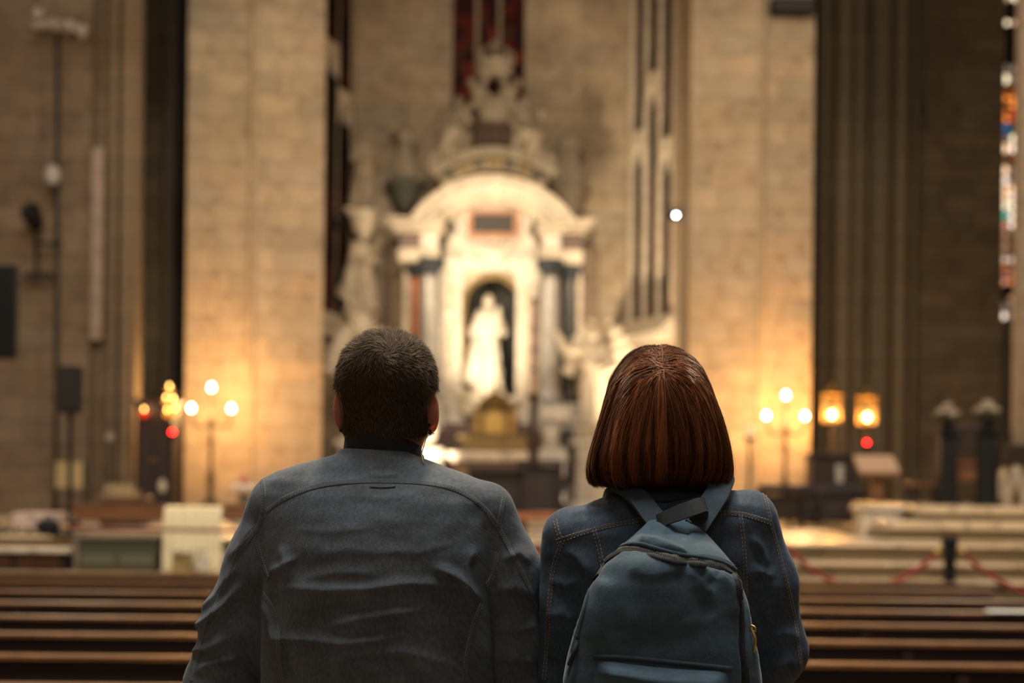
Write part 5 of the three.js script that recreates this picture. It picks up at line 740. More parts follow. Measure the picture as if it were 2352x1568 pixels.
// head, neck and face in one skin; o = picture positions
function headSDF(o) {
  const c = J(o.x, o.crown, o.z), nape = J(o.x, o.nape, o.z + 0.008), jaw = J(o.x, o.jaw, o.z - 0.05), n0 = J(o.x, o.nape, o.z + 0.012), n1 = J(o.neckX, o.neckY, 0.0), chin = J(o.x, o.jaw + 30, o.z - 0.082), nose = J(o.x, o.jaw - 55, o.z - 0.112), brow = J(o.x, o.jaw - 95, o.z - 0.075), lip = J(o.x, o.jaw - 10, o.z - 0.094);
  const k = o.k, ears = [[o.earL, -1], [o.earR, 1]].filter((e) => e[0]).map(([e, s]) => [J(e[0], e[1], o.z + 0.005), s]), eyes = [-1, 1].map((s) => V(c.x + s * 0.032 * k, J(o.x, o.jaw - 78).y, nose.z + 0.032));
  const f = (x, y, z) => {
    let d = ellip(x, y, z, c, 0.0765 * k, 0.0735 * k, 0.096 * k);
    d = smin(d, ellip(x, y, z, nape, 0.070 * k, 0.078 * k, 0.072 * k), 0.03);
    d = smin(d, ellip(x, y, z, jaw, 0.057 * k, 0.068 * k, 0.052 * k), 0.04); d = smin(d, ellip(x, y, z, chin, 0.024, 0.02, 0.02), 0.03);
    d = smin(d, bone(x, y, z, n0, n1, o.neckR[0], o.neckR[1]), 0.03);
    d = smin(d, ellip(x, y, z, brow, 0.05 * k, 0.014, 0.02), 0.02);
    d = smin(d, bone(x, y, z, V(nose.x, nose.y + 0.04, nose.z + 0.022), V(nose.x, nose.y - 0.002, nose.z - 0.002), 0.009, 0.014), 0.012);
    d = smin(d, ellip(x, y, z, lip, 0.024, 0.008, 0.01), 0.008); d = smin(d, ellip(x, y, z, V(lip.x, lip.y - 0.012, lip.z + 0.002), 0.02, 0.008, 0.01), 0.008);
    for (const e of eyes) d = Math.max(d, -(Math.hypot((x - e.x) / 1.5, y - e.y, z - e.z) - 0.0095));
    for (const [e, s] of ears) { const a = (x - e.x) * s, q = Math.max(Math.hypot(a / 0.011, (y - e.y) / 0.033, (z - e.z - a * 0.5) / 0.021) - 1, -1) * 0.011, cup = Math.hypot(a - 0.004, (y - e.y) / 1.6, z - e.z + 0.018) - 0.012; d = smin(d, Math.max(q, -cup), 0.006); }
    return d;
  };
  return { f, c, eyes };
}

// ---------- short-haired person in the grey denim jacket ----------
{
  const who = thing('person', 'person with short dark hair seen from behind in a grey-blue denim jacket', 'person'), cx = 868;
  const body = trunk([[1033, 86, 0.068, 0.07], [1046, 97, 0.071, 0.076], [1060, 138, 0.074, 0.086], [1075, 186, 0.079, 0.094], [1092, 232, 0.085, 0.102], [1112, 258, 0.096, 0.112], [1145, 268, 0.108, 0.124], [1190, 268, 0.12, 0.136], [1260, 268, 0.13, 0.146], [1400, 270, 0.13, 0.15], [1500, 272, 0.122, 0.15], [1620, 272, 0.115, 0.15], [1760, 268, 0.118, 0.152], [1900, 262, 0.12, 0.15], [1960, 258, 0.116, 0.146]], cx, 0.04);
  const armL = [[642, 1164, -0.005, 0.053], [605, 1300, -0.03, 0.064], [546, 1440, -0.045, 0.062], [494, 1592, -0.05, 0.058], [540, 1770, -0.12, 0.05], [640, 1800, -0.18, 0.045]], armR = [[1110, 1180, -0.005, 0.055], [1150, 1320, -0.03, 0.064], [1174, 1460, -0.045, 0.056], [1180, 1610, -0.05, 0.054], [1160, 1780, -0.12, 0.05], [1090, 1810, -0.18, 0.045]];
  const A = [armL, armR].map((a) => a.map(([x, y, z, r]) => [J(x, y, z), r]));
  const jacketF = (x, y, z) => {
    let d = body(x, y, z);
    for (const a of A) { let s = 1e9; for (let i = 0; i < a.length - 1; i++) s = smin(s, bone(x, y, z, a[i][0], a[i + 1][0], a[i][1], a[i + 1][1]), 0.03); d = smin(d, s, 0.012); }
    return d;
  };
  const folds = [
    [[[606, 1360], [660, 1352], [740, 1358], [830, 1356], [930, 1343], [1010, 1345], [1085, 1378]], 0.0065, 13],
    [[[985, 1296], [1050, 1333], [1108, 1390]], 0.009, 12],
    [[[612, 1440], [640, 1466], [700, 1470], [780, 1478], [860, 1472], [980, 1445]], 0.008, 13],
    [[[720, 1450], [820, 1424], [900, 1411], [1015, 1394]], 0.006, 14],
    [[[820, 1500], [920, 1498], [1000, 1520], [1080, 1552]], 0.005, 15],
    [[[670, 1332], [780, 1315], [900, 1320]], 0.0024, 12], [[[612, 1318], [650, 1304], [690, 1276]], 0.005, 9], [[[700, 1392], [800, 1384], [900, 1368]], 0.002, 10], [[[650, 1530], [740, 1512], [840, 1532], [930, 1560]], 0.005, 15],
    [[[660, 1212], [760, 1222], [880, 1208]], 0.0016, 14], [[[860, 1262], [960, 1270], [1060, 1246]], 0.0018, 14], [[[690, 1285], [800, 1262], [900, 1275]], 0.0016, 14], [[[780, 1136], [880, 1146], [980, 1134]], 0.0014, 10],
    [[[600, 1370], [622, 1420], [640, 1475], [652, 1530]], 0.006, 10, 1, 1], [[[640, 1250], [660, 1290], [676, 1350]], 0.004, 14, 1, 1], [[[1090, 1250], [1070, 1300], [1078, 1360]], 0.004, 14, 1, 1],
    [[[425, 1452], [470, 1432], [520, 1392], [560, 1330]], 0.008, 12], [[[430, 1500], [478, 1492], [530, 1462]], 0.006, 11], [[[450, 1415], [500, 1372], [548, 1290]], 0.005, 11], [[[520, 1290], [560, 1250], [585, 1200]], 0.004, 10], [[[440, 1550], [500, 1520], [560, 1510]], 0.006, 12],
    [[[1130, 1360], [1180, 1350], [1235, 1372]], 0.005, 12], [[[1130, 1440], [1180, 1450], [1240, 1436]], 0.005, 12], [[[1150, 1290], [1190, 1270], [1220, 1300]], 0.004, 11], [[[1140, 1520], [1190, 1512], [1240, 1530]], 0.005, 12],
    [[[845, 1088], [880, 1094], [922, 1088]], 0.0025, 7, 1, 1],
  ];
  const creases = (x, y, z) => { const w = fbm(x * 4, y * 4, z * 4, 2) * 2.2; return 0.0042 * (fbm(x * 5 + w, y * 17 + w * 0.6, z * 5, 3) - 0.5) + 0.0030 * (fbm(x * 16, y * 38 + w * 2, z * 14, 2) - 0.5); };
  const lo = J(400, 1990, -0.32), hi = J(1265, 1030, 0.2);
  const g = wrapUV(wrinkle(meshSDF(jacketF, [lo.x, lo.y, lo.z], [hi.x, hi.y, hi.z], 0.0043, 3), folds, creases));
  const jacket = part('denim_jacket', g, P.denimGrey, who, 'grey-blue denim jacket'), cast = caster(g), sm = [P.seamGrey, P.threadGrey];
  for (const s of [
    [[612, 1174], [640, 1152], [690, 1128], [750, 1112], [830, 1105], [900, 1105], [980, 1110], [1040, 1122], [1085, 1145], [1115, 1170], [1142, 1206]],
    [[603, 1100], [606, 1130], [603, 1178]], [[1157, 1140], [1152, 1170], [1144, 1210]], [[590, 1244], [600, 1280], [617, 1326]], [[601, 1182], [592, 1208], [556, 1255], [531, 1300], [505, 1366], [490, 1402], [472, 1442], [455, 1500], [440, 1562]],
    [[605, 1362], [628, 1400], [636, 1440], [640, 1500], [648, 1566]], [[1143, 1268], [1134, 1318], [1116, 1344]], [[1104, 1388], [1085, 1440], [1072, 1500], [1066, 1566]], [[1147, 1214], [1176, 1270], [1202, 1320], [1226, 1372], [1238, 1396]],
  ]) seam(cast, s, jacket, sm);
  for (const s of [[[853, 1044], [854, 1092]], [[917, 1046], [916, 1098]]]) { const l = trace(cast, s, 3); if (l.length > 3) part('topstitching', metreUV(merge(stitches(l, 0, 0.0006))), P.threadGrey, jacket); }
  { const l = trace(cast, [[850, 1117], [880, 1119], [908, 1117]], 3); if (l.length > 3) part('hanger_loop', seamBand(l, 0.0016, 0.0015), P.seamGrey, jacket, 'small hanger loop'); }
  { const nb = []; for (let k = 0; k <= 40; k++) { const t = -0.35 + (Math.PI + 0.7) * k / 40; nb.push(J(877 + 88 * Math.cos(t), 1050 - 6 * Math.sin(t), -0.015 + 0.066 * Math.sin(t))); } part('neck_binding', tube(nb, 0.006, 60, 8), P.seamGrey, jacket, 'bound neck edge'); }
  // dark inner collar standing round the neck
  { const inn = (x, y, z) => { const [px, py] = pixelOf(x, y), t = clamp((1062 - py) / 62), w = lerp(87, 82, t) * KP, hd = lerp(0.066, 0.063, t), r = Math.hypot((px - 877 - 2 * t) * KP / w, (z + DP + 0.006) / hd) - 1, tilt = (z + DP) * 130; return Math.max(Math.abs(r) * 0.065 - 0.004, (py - 1064) * KP, (1003 + tilt * 0.12 + Math.max(0, -(z + DP)) * 260 - py) * KP); };
    const a = J(760, 1070, -0.1), b = J(1000, 990, 0.08), c = wrapUV(meshSDF(inn, [a.x, a.y, a.z], [b.x, b.y, b.z], 0.0035, 2)); const col = part('inner_collar', c, P.collar, who, 'dark knitted collar'); }
  // head
  const H = headSDF({ x: 886, crown: 868, nape: 942, jaw: 985, z: -0.02, neckX: 878, neckY: 1085, neckR: [0.056, 0.056], k: 1.0, earL: [779, 938], earR: [993, 947] });
  const a = J(750, 1110, -0.16), b = J(1020, 750, 0.12), skin = wrapUV(meshSDF(H.f, [a.x, a.y, a.z], [b.x, b.y, b.z], 0.0034, 2)); part('body', skin, P.skin, who);
  for (const e of H.eyes) part('eye', ball(0.0115, e.x, e.y, e.z + 0.003, 1, 1, 1, 12), P.eye, who);
  // short hair: dark cap and strands that leave a whorl
  const buf = { P: [], N: [], C: [], I: [] }, whorl = toSurface(H.f, J(891, 828, 0.06), 0.004), hc = J(886, 900, -0.02); reseed(21);
  const hairy = (p) => { const [px, py] = pixelOf(p.x, p.y), z = p.z + DP; if (z < -0.085 && py > 800) return 0; const front = z < -0.03 ? lerp(1000, 830, clamp((-0.03 - z) / 0.05)) : lerp(1016, 1000, clamp((0.05 - z) / 0.08)); let side = 1; for (const [ex, ey] of [[770, 938], [1002, 947]]) side = Math.min(side, smooth(0.95, 1.15, Math.hypot((px - ex) / 20, (py - ey) / 50, Math.max(0, z - 0.01) / 0.03))); return smooth(front + 6, front - 14, py) * side; };
  const capOff = (y) => 0.0012 + 0.0034 * smooth(1010, 880, CY - (y - EYE) / KP);
  const cap = meshSDF((x, y, z) => { const p = V(x, y, z), h = hairy(p); return H.f(x, y, z) - (h > 0.5 ? capOff(y) : -0.004); }, [a.x, a.y, a.z], [b.x, b.y, b.z], 0.0036, 2);
  const capC = new Float32Array(cap.attributes.position.count * 3).fill(0); for (let i = 0; i < capC.length; i += 3) { capC[i] = 0.03; capC[i + 1] = 0.02; capC[i + 2] = 0.013; } cap.setAttribute('color', new THREE.BufferAttribute(capC, 3));
  const up = V(0, 1, 0);
  for (let k = 0; k < 52000; k++) {
    const th = rr(0, Math.PI * 2), cz = rr(-0.75, 1), sq = Math.sqrt(1 - cz * cz), p = V(hc.x + Math.cos(th) * sq * 0.09, hc.y + cz * 0.11, hc.z + Math.sin(th) * sq * 0.1 + 0.005); toSurface(H.f, p, 0.002);
    if (rnd() > hairy(p)) continue;
    const [px, py] = pixelOf(p.x, p.y), topness = smooth(960, 800, py), len = lerp(0.006, 0.0125, topness) * rr(0.7, 1.25), seg = 4, pts = [], ns = [], n = gradient(H.f, p), away = p.clone().sub(whorl), dist = away.length(); away.addScaledVector(n, -away.dot(n)).normalize();
    const base = capOff(p.y) - 0.0005, swirl = n.clone().cross(away).multiplyScalar(1.8 * Math.exp(-dist / 0.035)), down = V(0, -1, 0).addScaledVector(n, n.y).multiplyScalar(0.45 + 0.9 * smooth(0.06, 0.14, dist)), jit = V(rr(-1, 1), rr(-1, 1), rr(-1, 1)).multiplyScalar(0.42), clump = fbm(p.x * 75, p.y * 75, p.z * 75, 2) - 0.5, tan = away.clone().add(swirl).add(down).add(jit).addScaledVector(n.clone().cross(away), clump * 4.2).normalize();
    const lift = lerp(0.14, 0.28, topness) * rr(0.7, 1.2);
    for (let i = 0; i <= seg; i++) { const t = i / seg, q = p.clone().addScaledVector(tan, len * t).addScaledVector(n, base + len * (lift * t - 0.28 * lift * t * t)); if (H.f(q.x, q.y, q.z) < base) toSurface(H.f, q, base + 0.002 * t); pts.push(q); ns.push(n); }
    const g0 = rr(0.6, 1.5) * (rnd() < 0.05 ? 2.2 : 1); strand(buf, pts, ns, lerp(0.0005, 0.00065, topness), [0.054 * g0, 0.0345 * g0, 0.0195 * g0], rr(-1.0, 1.0));
  }
  const strands = hairMesh(buf).toNonIndexed(), capN = cap.toNonIndexed(); const hg = mergeGeometries([strands, capN]);
  part('hair', hg, phys({ vertexColors: true, roughness: 0.7, specularIntensity: 0.18 }), who, 'short cropped dark brown hair');
  legs(who, J(800, 2000, -0.02).setY(0.9), J(950, 2000, -0.02).setY(0.9), 0.93, P.trousers);
  // earphone with its thin cable
  const e = thing('earphone', 'thin earphone cable hanging from the right ear of the short-haired person', 'earphone'), k1 = J(986, 976, -0.005);
  part('cable', tube([k1, J(984, 990, 0.0), J(980, 1005, 0.012), J(977, 1022, 0.03), J(973, 1042, 0.045), J(977, 1062, 0.055), J(980, 1074, 0.05)], 0.0009, 50, 6), std({ color: lin(0.35, 0.28, 0.2), roughness: 0.5 }), e);
  part('earbud', ball(0.006, k1.x, k1.y + 0.004, k1.z, 1, 1.2, 1, 10), M.black, e);
}

// ---------- person with the auburn bob, blue denim jacket and backpack ----------
{
  const who = thing('person', 'person with an auburn bob seen from behind in a blue denim jacket', 'person'), cx = 1522;
  const body = trunk([[1098, 66, 0.03, 0.05], [1112, 84, 0.036, 0.056], [1126, 122, 0.046, 0.07], [1142, 168, 0.056, 0.08], [1158, 212, 0.066, 0.088], [1178, 238, 0.078, 0.096], [1210, 246, 0.088, 0.106], [1300, 240, 0.096, 0.116], [1400, 230, 0.09, 0.116], [1520, 222, 0.075, 0.108], [1640, 228, 0.08, 0.114], [1800, 246, 0.1, 0.128], [1880, 250, 0.104, 0.13]], cx, -0.085);
  const armL = [[1316, 1232, -0.005, 0.050], [1302, 1390, -0.02, 0.052], [1296, 1560, -0.03, 0.046], [1330, 1680, -0.14, 0.04], [1410, 1730, -0.19, 0.036]], armR = [[1716, 1196, -0.005, 0.052], [1752, 1340, -0.02, 0.056], [1786, 1500, -0.03, 0.05], [1770, 1640, -0.14, 0.042], [1690, 1700, -0.19, 0.036]];
  const A = [armL, armR].map((a) => a.map(([x, y, z, r]) => [J(x, y, z), r]));
  const jacketF = (x, y, z) => { let d = body(x, y, z); for (const a of A) { let s = 1e9; for (let i = 0; i < a.length - 1; i++) s = smin(s, bone(x, y, z, a[i][0], a[i + 1][0], a[i][1], a[i + 1][1]), 0.03); d = smin(d, s, 0.012); } return d; };
  const folds = [
    [[[1290, 1262], [1330, 1282], [1356, 1330]], 0.005, 11], [[[1256, 1330], [1300, 1346], [1340, 1330]], 0.005, 11], [[[1250, 1420], [1290, 1410], [1330, 1430]], 0.005, 12], [[[1248, 1500], [1290, 1512], [1330, 1500]], 0.005, 12],
    [[[1722, 1228], [1750, 1262], [1764, 1310]], 0.006, 11, 1, 1], [[[1712, 1330], [1740, 1312], [1790, 1330]], 0.006, 11], [[[1735, 1360], [1756, 1400], [1772, 1440]], 0.005, 12, 1, 1], [[[1720, 1290], [1752, 1330], [1800, 1372]], 0.005, 11], [[[1760, 1470], [1800, 1452], [1840, 1470]], 0.005, 12], [[[1770, 1540], [1810, 1522], [1850, 1538]], 0.005, 12],
    [[[1300, 1180], [1350, 1176], [1420, 1168]], 0.002, 12], [[[1640, 1150], [1690, 1160], [1740, 1156]], 0.002, 12],
  ];
  const creases = (x, y, z) => { const w = fbm(x * 5, y * 5, z * 5 + 9, 2) * 2; return 0.005 * (fbm(x * 8 + w, y * 15 + w, z * 8 + 3, 3) - 0.5) + 0.0022 * (fbm(x * 22, y * 36 + w, z * 22, 2) - 0.5); };
  const lo = J(1225, 1910, -0.32), hi = J(1875, 1085, 0.2);
  const g = wrapUV(wrinkle(meshSDF(jacketF, [lo.x, lo.y, lo.z], [hi.x, hi.y, hi.z], 0.0046, 3), folds, creases)), jacket = part('denim_jacket', g, P.denimBlue, who, 'blue denim jacket with orange topstitching'), cast = caster(g), sm = [P.seamBlue, P.threadOrange];
  const so = { r: 0.0007, len: 0.0042 };
  for (const s of [
    [[1280, 1242], [1340, 1223], [1400, 1207], [1470, 1194]], [[1470, 1194], [1540, 1186], [1612, 1179]], [[1612, 1179], [1690, 1179], [1730, 1187], [1774, 1201]], [[1276, 1196], [1280, 1216], [1290, 1242]], [[1756, 1136], [1762, 1160], [1770, 1194]],
    [[1366, 1218], [1374, 1250], [1384, 1294], [1390, 1340]], [[1701, 1183], [1708, 1250], [1712, 1330], [1712, 1400]], [[1290, 1246], [1272, 1300], [1262, 1380], [1256, 1480], [1250, 1562]], [[1772, 1204], [1790, 1270], [1808, 1340], [1826, 1420], [1844, 1562]],
  ]) seam(cast, s, jacket, sm, so);
  // folded collar under the hair
  { const col = (x, y, z) => { const [px, py0] = pixelOf(x, y), py = py0 + 0.085 * (px - cx), t = clamp((1150 - py) / 50), w = lerp(150, 92, t) * KP, hd = lerp(0.085, 0.06, t), r = Math.hypot((px - cx) * KP / w, (z + DP + 0.022) / hd) - 1; return Math.max(Math.abs(r) * 0.07 - 0.0045, (py - 1146 - 5 * Math.sin(px * 0.03)) * KP, (1098 - py) * KP, -(z + DP) - 0.09); };
    const a = J(1350, 1175, -0.13), b = J(1700, 1070, 0.09); part('collar', wrapUV(meshSDF(col, [a.x, a.y, a.z], [b.x, b.y, b.z], 0.004, 2)), P.navy, who, 'folded dark denim collar'); }
  // head
  const H = headSDF({ x: 1518, crown: 892, nape: 962, jaw: 1000, z: -0.03, neckX: 1521, neckY: 1150, neckR: [0.046, 0.05], k: 0.93 });
  { const a = J(1400, 1170, -0.17), b = J(1640, 780, 0.12); part('body', wrapUV(meshSDF(H.f, [a.x, a.y, a.z], [b.x, b.y, b.z], 0.004, 2)), P.skin, who); }
  for (const e of H.eyes) part('eye', ball(0.011, e.x, e.y, e.z + 0.003, 1, 1, 1, 12), P.eye, who);
  // bob: level slices [row, left, right, back z, front z]
  const tb = table([[794, 1498, 1534, -0.03, -0.06], [800, 1474, 1556, -0.003, -0.085], [810, 1454, 1578, 0.022, -0.105], [826, 1437, 1598, 0.044, -0.118], [850, 1420, 1614, 0.066, -0.126], [885, 1404, 1628, 0.086, -0.12], [925, 1393, 1640, 0.098, -0.11], [965, 1382, 1653, 0.104, -0.10], [1005, 1370, 1664, 0.107, -0.095], [1045, 1358, 1672, 0.108, -0.09], [1078, 1352, 1677, 0.104, -0.09], [1100, 1354, 1677, 0.094, -0.09], [1114, 1364, 1670, 0.078, -0.085], [1124, 1384, 1655, 0.055, -0.08], [1130, 1420, 1620, 0.03, -0.06]]);
  const bob = (x, y, z) => { const [px, py] = pixelOf(x, y), [l, r, zb, zf] = tb(py), m = (l + r) / 2, w = (r - l) / 2 * KP, zc = (zb + zf) / 2, hd = (zb - zf) / 2, a = (px - m) * KP / w, b = (z + DP - zc) / hd, q = Math.hypot(a, b); return Math.max((q - 1) * Math.min(w, hd) * 0.8, (796 - py) * KP, (py - 1128) * KP); };
  const faceCut = (z, py) => z + DP < -0.055 && py > 870;                // the face stays free
  const lo2 = J(1335, 1140, -0.15), hi2 = J(1695, 785, 0.13);
  const core = meshSDF((x, y, z) => { const [, py] = pixelOf(x, y), a = Math.atan2(z + DP, x - H.c.x); return Math.max(bob(x, y, z) + 0.006 + 0.004 * (fbm(a * 14, y * 3, 1, 2) - 0.5), py > 860 ? -(z + DP) - 0.05 - smooth(900, 860, py) * 0.1 : -1); }, [lo2.x, lo2.y, lo2.z], [hi2.x, hi2.y, hi2.z], 0.005, 2);
  const cc = new Float32Array(core.attributes.position.count * 3); for (let i = 0; i < cc.length; i += 3) { cc[i] = 0.06; cc[i + 1] = 0.017; cc[i + 2] = 0.007; } core.setAttribute('color', new THREE.BufferAttribute(cc, 3));
  const buf = { P: [], N: [], C: [], I: [] }, crown = toSurface(bob, J(1503, 846, 0.09), 0), partTo = toSurface(bob, J(1500, 800, -0.03), 0); reseed(33);
  const endRow = (px) => 1112 + 8 * Math.sin(px * 0.02) + (px < 1400 ? -2 : px > 1640 ? -8 : 4);
  for (let k = 0; k < 27000; k++) {
    // roots along the parting from the brow over the crown, and over the dome
    let p; const pick = rnd();
    if (pick < 0.55) { const t = Math.pow(rnd(), 1.3); p = partTo.clone().lerp(crown, 1 - t).add(V(rr(-0.006, 0.006), rr(-0.004, 0.004), rr(-0.006, 0.006))); }
    else p = J(rr(1405, 1632), rr(800, 960), rr(-0.05, 0.1));
    toSurface(bob, p, 0);
    const a0 = rr(-Math.PI, Math.PI), pts = [], ns = [], off0 = rr(-0.005, 0.0045), stepL = 0.018, wild = rnd() < 0.02 ? rr(0.002, 0.008) : 0; let dir = null, done = false; const jitter = rr(-0.12, 0.12), endJ = rr(-16, 6);
    for (let i = 0; i < 26 && !done; i++) {
      const n = gradient(bob, p), [px, py] = pixelOf(p.x, p.y); if (faceCut(p.z, py) && i > 0) break;
      const clump = fbm(Math.atan2(p.z + DP, p.x - H.c.x) * 13, p.y * 2.5, 4, 2) - 0.5, q = p.clone().addScaledVector(n, off0 + clump * 0.011 + wild * i * 0.05); pts.push(q); ns.push(n);
      const away = p.clone().sub(crown); const dist = away.length(); const side = V(p.x - (crown.x + 0.002), 0, 0); const root = pick < 0.55 && i === 0 ? V(Math.cos(a0), -0.2, Math.sin(a0)) : away.normalize();
      const w = Math.exp(-dist / 0.055), want = root.multiplyScalar(w * 1.3 + 0.08).add(V(0, -1, 0).multiplyScalar(1.0 - 0.6 * w)).add(side.multiplyScalar(3 * w)).add(n.clone().cross(V(0, 1, 0)).multiplyScalar(jitter + clump * 0.25)); want.addScaledVector(n, -want.dot(n)).normalize();
      dir = dir ? dir.lerp(want, 0.6).normalize() : want; p.addScaledVector(dir, stepL); toSurface(bob, p, 0);
      if (pixelOf(p.x, p.y)[1] > endRow(px) + endJ) done = true;
    }
    if (pts.length < 3) continue;
    const mid = pts[pts.length >> 1], lock = smooth(0.3, 0.7, fbm(Math.atan2(mid.z + DP, mid.x - H.c.x) * 13, mid.y * 2.5, 4, 2)), t0 = (0.45 + 1.1 * lock) * rr(0.6, 1.35) * (rnd() < 0.05 ? 1.5 : 1); strand(buf, pts, ns, rr(0.0006, 0.0012), [0.09 * t0, 0.0265 * t0, 0.0085 * t0], rr(-0.95, 0.95));
  }
  const hg = mergeGeometries([hairMesh(buf).toNonIndexed(), core.toNonIndexed()]);
  part('hair', hg, phys({ vertexColors: true, roughness: 0.48, specularIntensity: 0.26, specularColor: lin(1, 0.5, 0.24) }), who, 'straight auburn bob');
  legs(who, J(1455, 1900, -0.02).setY(0.86), J(1590, 1900, -0.02).setY(0.86), 0.9, P.trousers);
}
// ---------- the backpack on that person's back ----------
{
  const bp = thing('backpack', 'slate-blue canvas backpack worn by the person with the auburn bob', 'backpack'), DB = 2.17, K = DB / F;
  const B = (px, py, z = 0) => { const p = at(px, py, DB); p.z = -DP + z; return p; };
  const pix = (x, y, z) => { const k = DB / -z, X = x * k, Y = (y - EYE) * k; return [CX + (X * CR + Y * SR) / K, CY - (-X * SR + Y * CR) / K]; };
  const tb = table([[1186, 1500, 1586, 0.115, 0.10], [1192, 1490, 1594, 0.13, 0.098], [1206, 1480, 1602, 0.148, 0.094], [1235, 1450, 1628, 0.178, 0.09], [1265, 1416, 1654, 0.21, 0.088], [1300, 1388, 1682, 0.238, 0.088], [1350, 1356, 1704, 0.246, 0.088], [1400, 1338, 1716, 0.248, 0.085], [1450, 1321, 1727, 0.248, 0.08], [1500, 1306, 1741, 0.25, 0.075], [1560, 1295, 1750, 0.25, 0.07], [1660, 1292, 1752, 0.248, 0.07], [1780, 1300, 1746, 0.24, 0.075], [1800, 1312, 1734, 0.225, 0.085], [1812, 1340, 1706, 0.2, 0.1]]);
  const zipPts = [[1366, 1334], [1384, 1302], [1402, 1281], [1432, 1264], [1463, 1264], [1515, 1277], [1567, 1288], [1620, 1294], [1661, 1306], [1690, 1326], [1698, 1352], [1699, 1402], [1701, 1480], [1707, 1540], [1710, 1650]];
  const bag = (x, y, z) => { const [px, py] = pix(x, y, z), [l, r, zf, zb] = tb(py), m = (l + r) / 2, w = (r - l) / 2 * K, zc = (zf + zb) / 2, hd = (zf - zb) / 2, a = Math.abs((px - m) * K / w), b = Math.abs((z + DP - zc) / hd), q = (a ** 3.2 + b ** 3.2) ** (1 / 3.2); return Math.max((q - 1) * Math.min(w, hd), (1186 - py) * K, (py - 1812) * K); };
  const lo = B(1270, 1830, 0.04), hi = B(1775, 1175, 0.29);
  const g0 = meshSDF(bag, [lo.x, lo.y, lo.z], [hi.x, hi.y, hi.z], 0.0048, 3);
  const folds = [[[[1462, 1248], [1500, 1252], [1545, 1268], [1580, 1286]], 0.009, 11, 0.9, 0.8], [[[1495, 1222], [1540, 1232], [1590, 1262]], 0.004, 14], [[[1604, 1290], [1590, 1320], [1622, 1372]], 0.008, 14, 1, 1], [[[1440, 1310], [1500, 1322], [1580, 1302]], 0.006, 18], [[[1636, 1330], [1612, 1360], [1632, 1420]], -0.005, 12, 1, 1], [[[1400, 1330], [1380, 1400], [1372, 1480]], 0.006, 18, 1, 1], [[[1520, 1230], [1560, 1218], [1590, 1222]], -0.005, 9, 1, 1], [[[1420, 1420], [1520, 1440], [1620, 1420]], 0.003, 26], [[[1640, 1320], [1672, 1352], [1682, 1420]], 0.004, 12, 1, 1], [[[1330, 1410], [1322, 1460], [1312, 1500]], 0.004, 10, 1, 1]];
  g0.computeVertexNormals(); const p = g0.attributes.position, n = g0.attributes.normal;
  for (let i = 0; i < p.count; i++) {
    const x = p.getX(i), y = p.getY(i), z = p.getZ(i), [px, py] = pix(x, y, z), w = smooth(0.0, 0.5, n.getZ(i)); let h = 0.007 * (fbm(x * 9, y * 9, z * 9, 3) - 0.5);
    if (w > 0) { for (const [pts, amp, wide, up = 1.5, down = 0.8] of folds) { const [d, a] = segDist(px, py, pts), s = d < 0 ? wide * up : wide * down; if (Math.abs(d) < 3 * s) h += w * amp * Math.exp(-((d / s) ** 2)) * smooth(0, 0.15, a) * smooth(1, 0.85, a); }
      const [dz] = segDist(px, py, zipPts); h += w * (dz > 0 ? 0.010 * smooth(4, 14, dz) * smooth(200, 60, dz) : 0.007 * smooth(-4, -11, dz) * smooth(-60, -18, dz)); }
    p.setXYZ(i, x + n.getX(i) * h, y + n.getY(i) * h, z + n.getZ(i) * h);
  }
  const g = wrapUV(smoothNormals(g0)); part('main_body', g, P.pack, bp); const cast = caster(g);
  // main zip: dark tape, teeth and a covering flap edge
  { const l = trace(cast, zipPts, 3); const z = part('main_zip', seamBand(l, 0.0095, 0.0032, 0.004), P.webbing, bp); part('zip_teeth', metreUV(merge([...stitches(l, 0.0012, 0.0042, 0.0012, 0.0012, 0.0012), ...stitches(l, -0.0012, 0.0042, 0.0012, 0.0012, 0.0012)])), P.zip, z);
    const flap = trace(cast, [[1404, 1268], [1434, 1250], [1466, 1248], [1518, 1262], [1568, 1274], [1622, 1281], [1668, 1294], [1702, 1318]], 3); part('flap_edge', seamBand(flap, 0.0035, 0.002, 0.002), P.pack, bp); }
  for (const s of [[[1352, 1356], [1344, 1390], [1330, 1440], [1318, 1490], [1306, 1540]]]) { const l = trace(cast, s, 3); if (l.length > 3) { part('side_seam', seamBand(l, 0.005, 0.002), P.packDark, bp); } }
  // front pocket: its own padded panel on the front
  { const nu = 48, nvv = 30, Pq = [], I = []; let ok = true;
    for (let j = 0; j <= nvv; j++) for (let i = 0; i <= nu; i++) {
      const u = i / nu, v = j / nvv, top = lerp(1508, 1536, u) + 6 * Math.sin(u * 3.1), px = lerp(lerp(1364, 1678, u), lerp(1346, 1696, u), v), py = lerp(top, 1760, v), h = cast(px, py); if (!h) { ok = false; Pq.push(0, 0, 0); continue; }
      const e = Math.min(u, 1 - u) * 8, f = v * 9, bulge = (0.026 * smooth(0, 1.2, e) * smooth(0, 1, f) * smooth(1.02, 0.9, v)) + 0.004 * (fbm(px * 0.02, py * 0.03, 3, 3) - 0.5) * smooth(0, 1, e) * smooth(0, 1, f) - 0.002 * (e < 0.05 || v === 0 || v === 1), q = h.p.clone(); q.z += bulge + 0.004 * Math.exp(-(((v - 0.1 - 0.1 * u) / 0.05) ** 2)) * smooth(0, 1, e); Pq.push(q.x, q.y, q.z);
    }
    for (let j = 0; j < nvv; j++) for (let i = 0; i < nu; i++) { const a = j * (nu + 1) + i; I.push(a, a + nu + 1, a + 1, a + 1, a + nu + 1, a + nu + 2); }
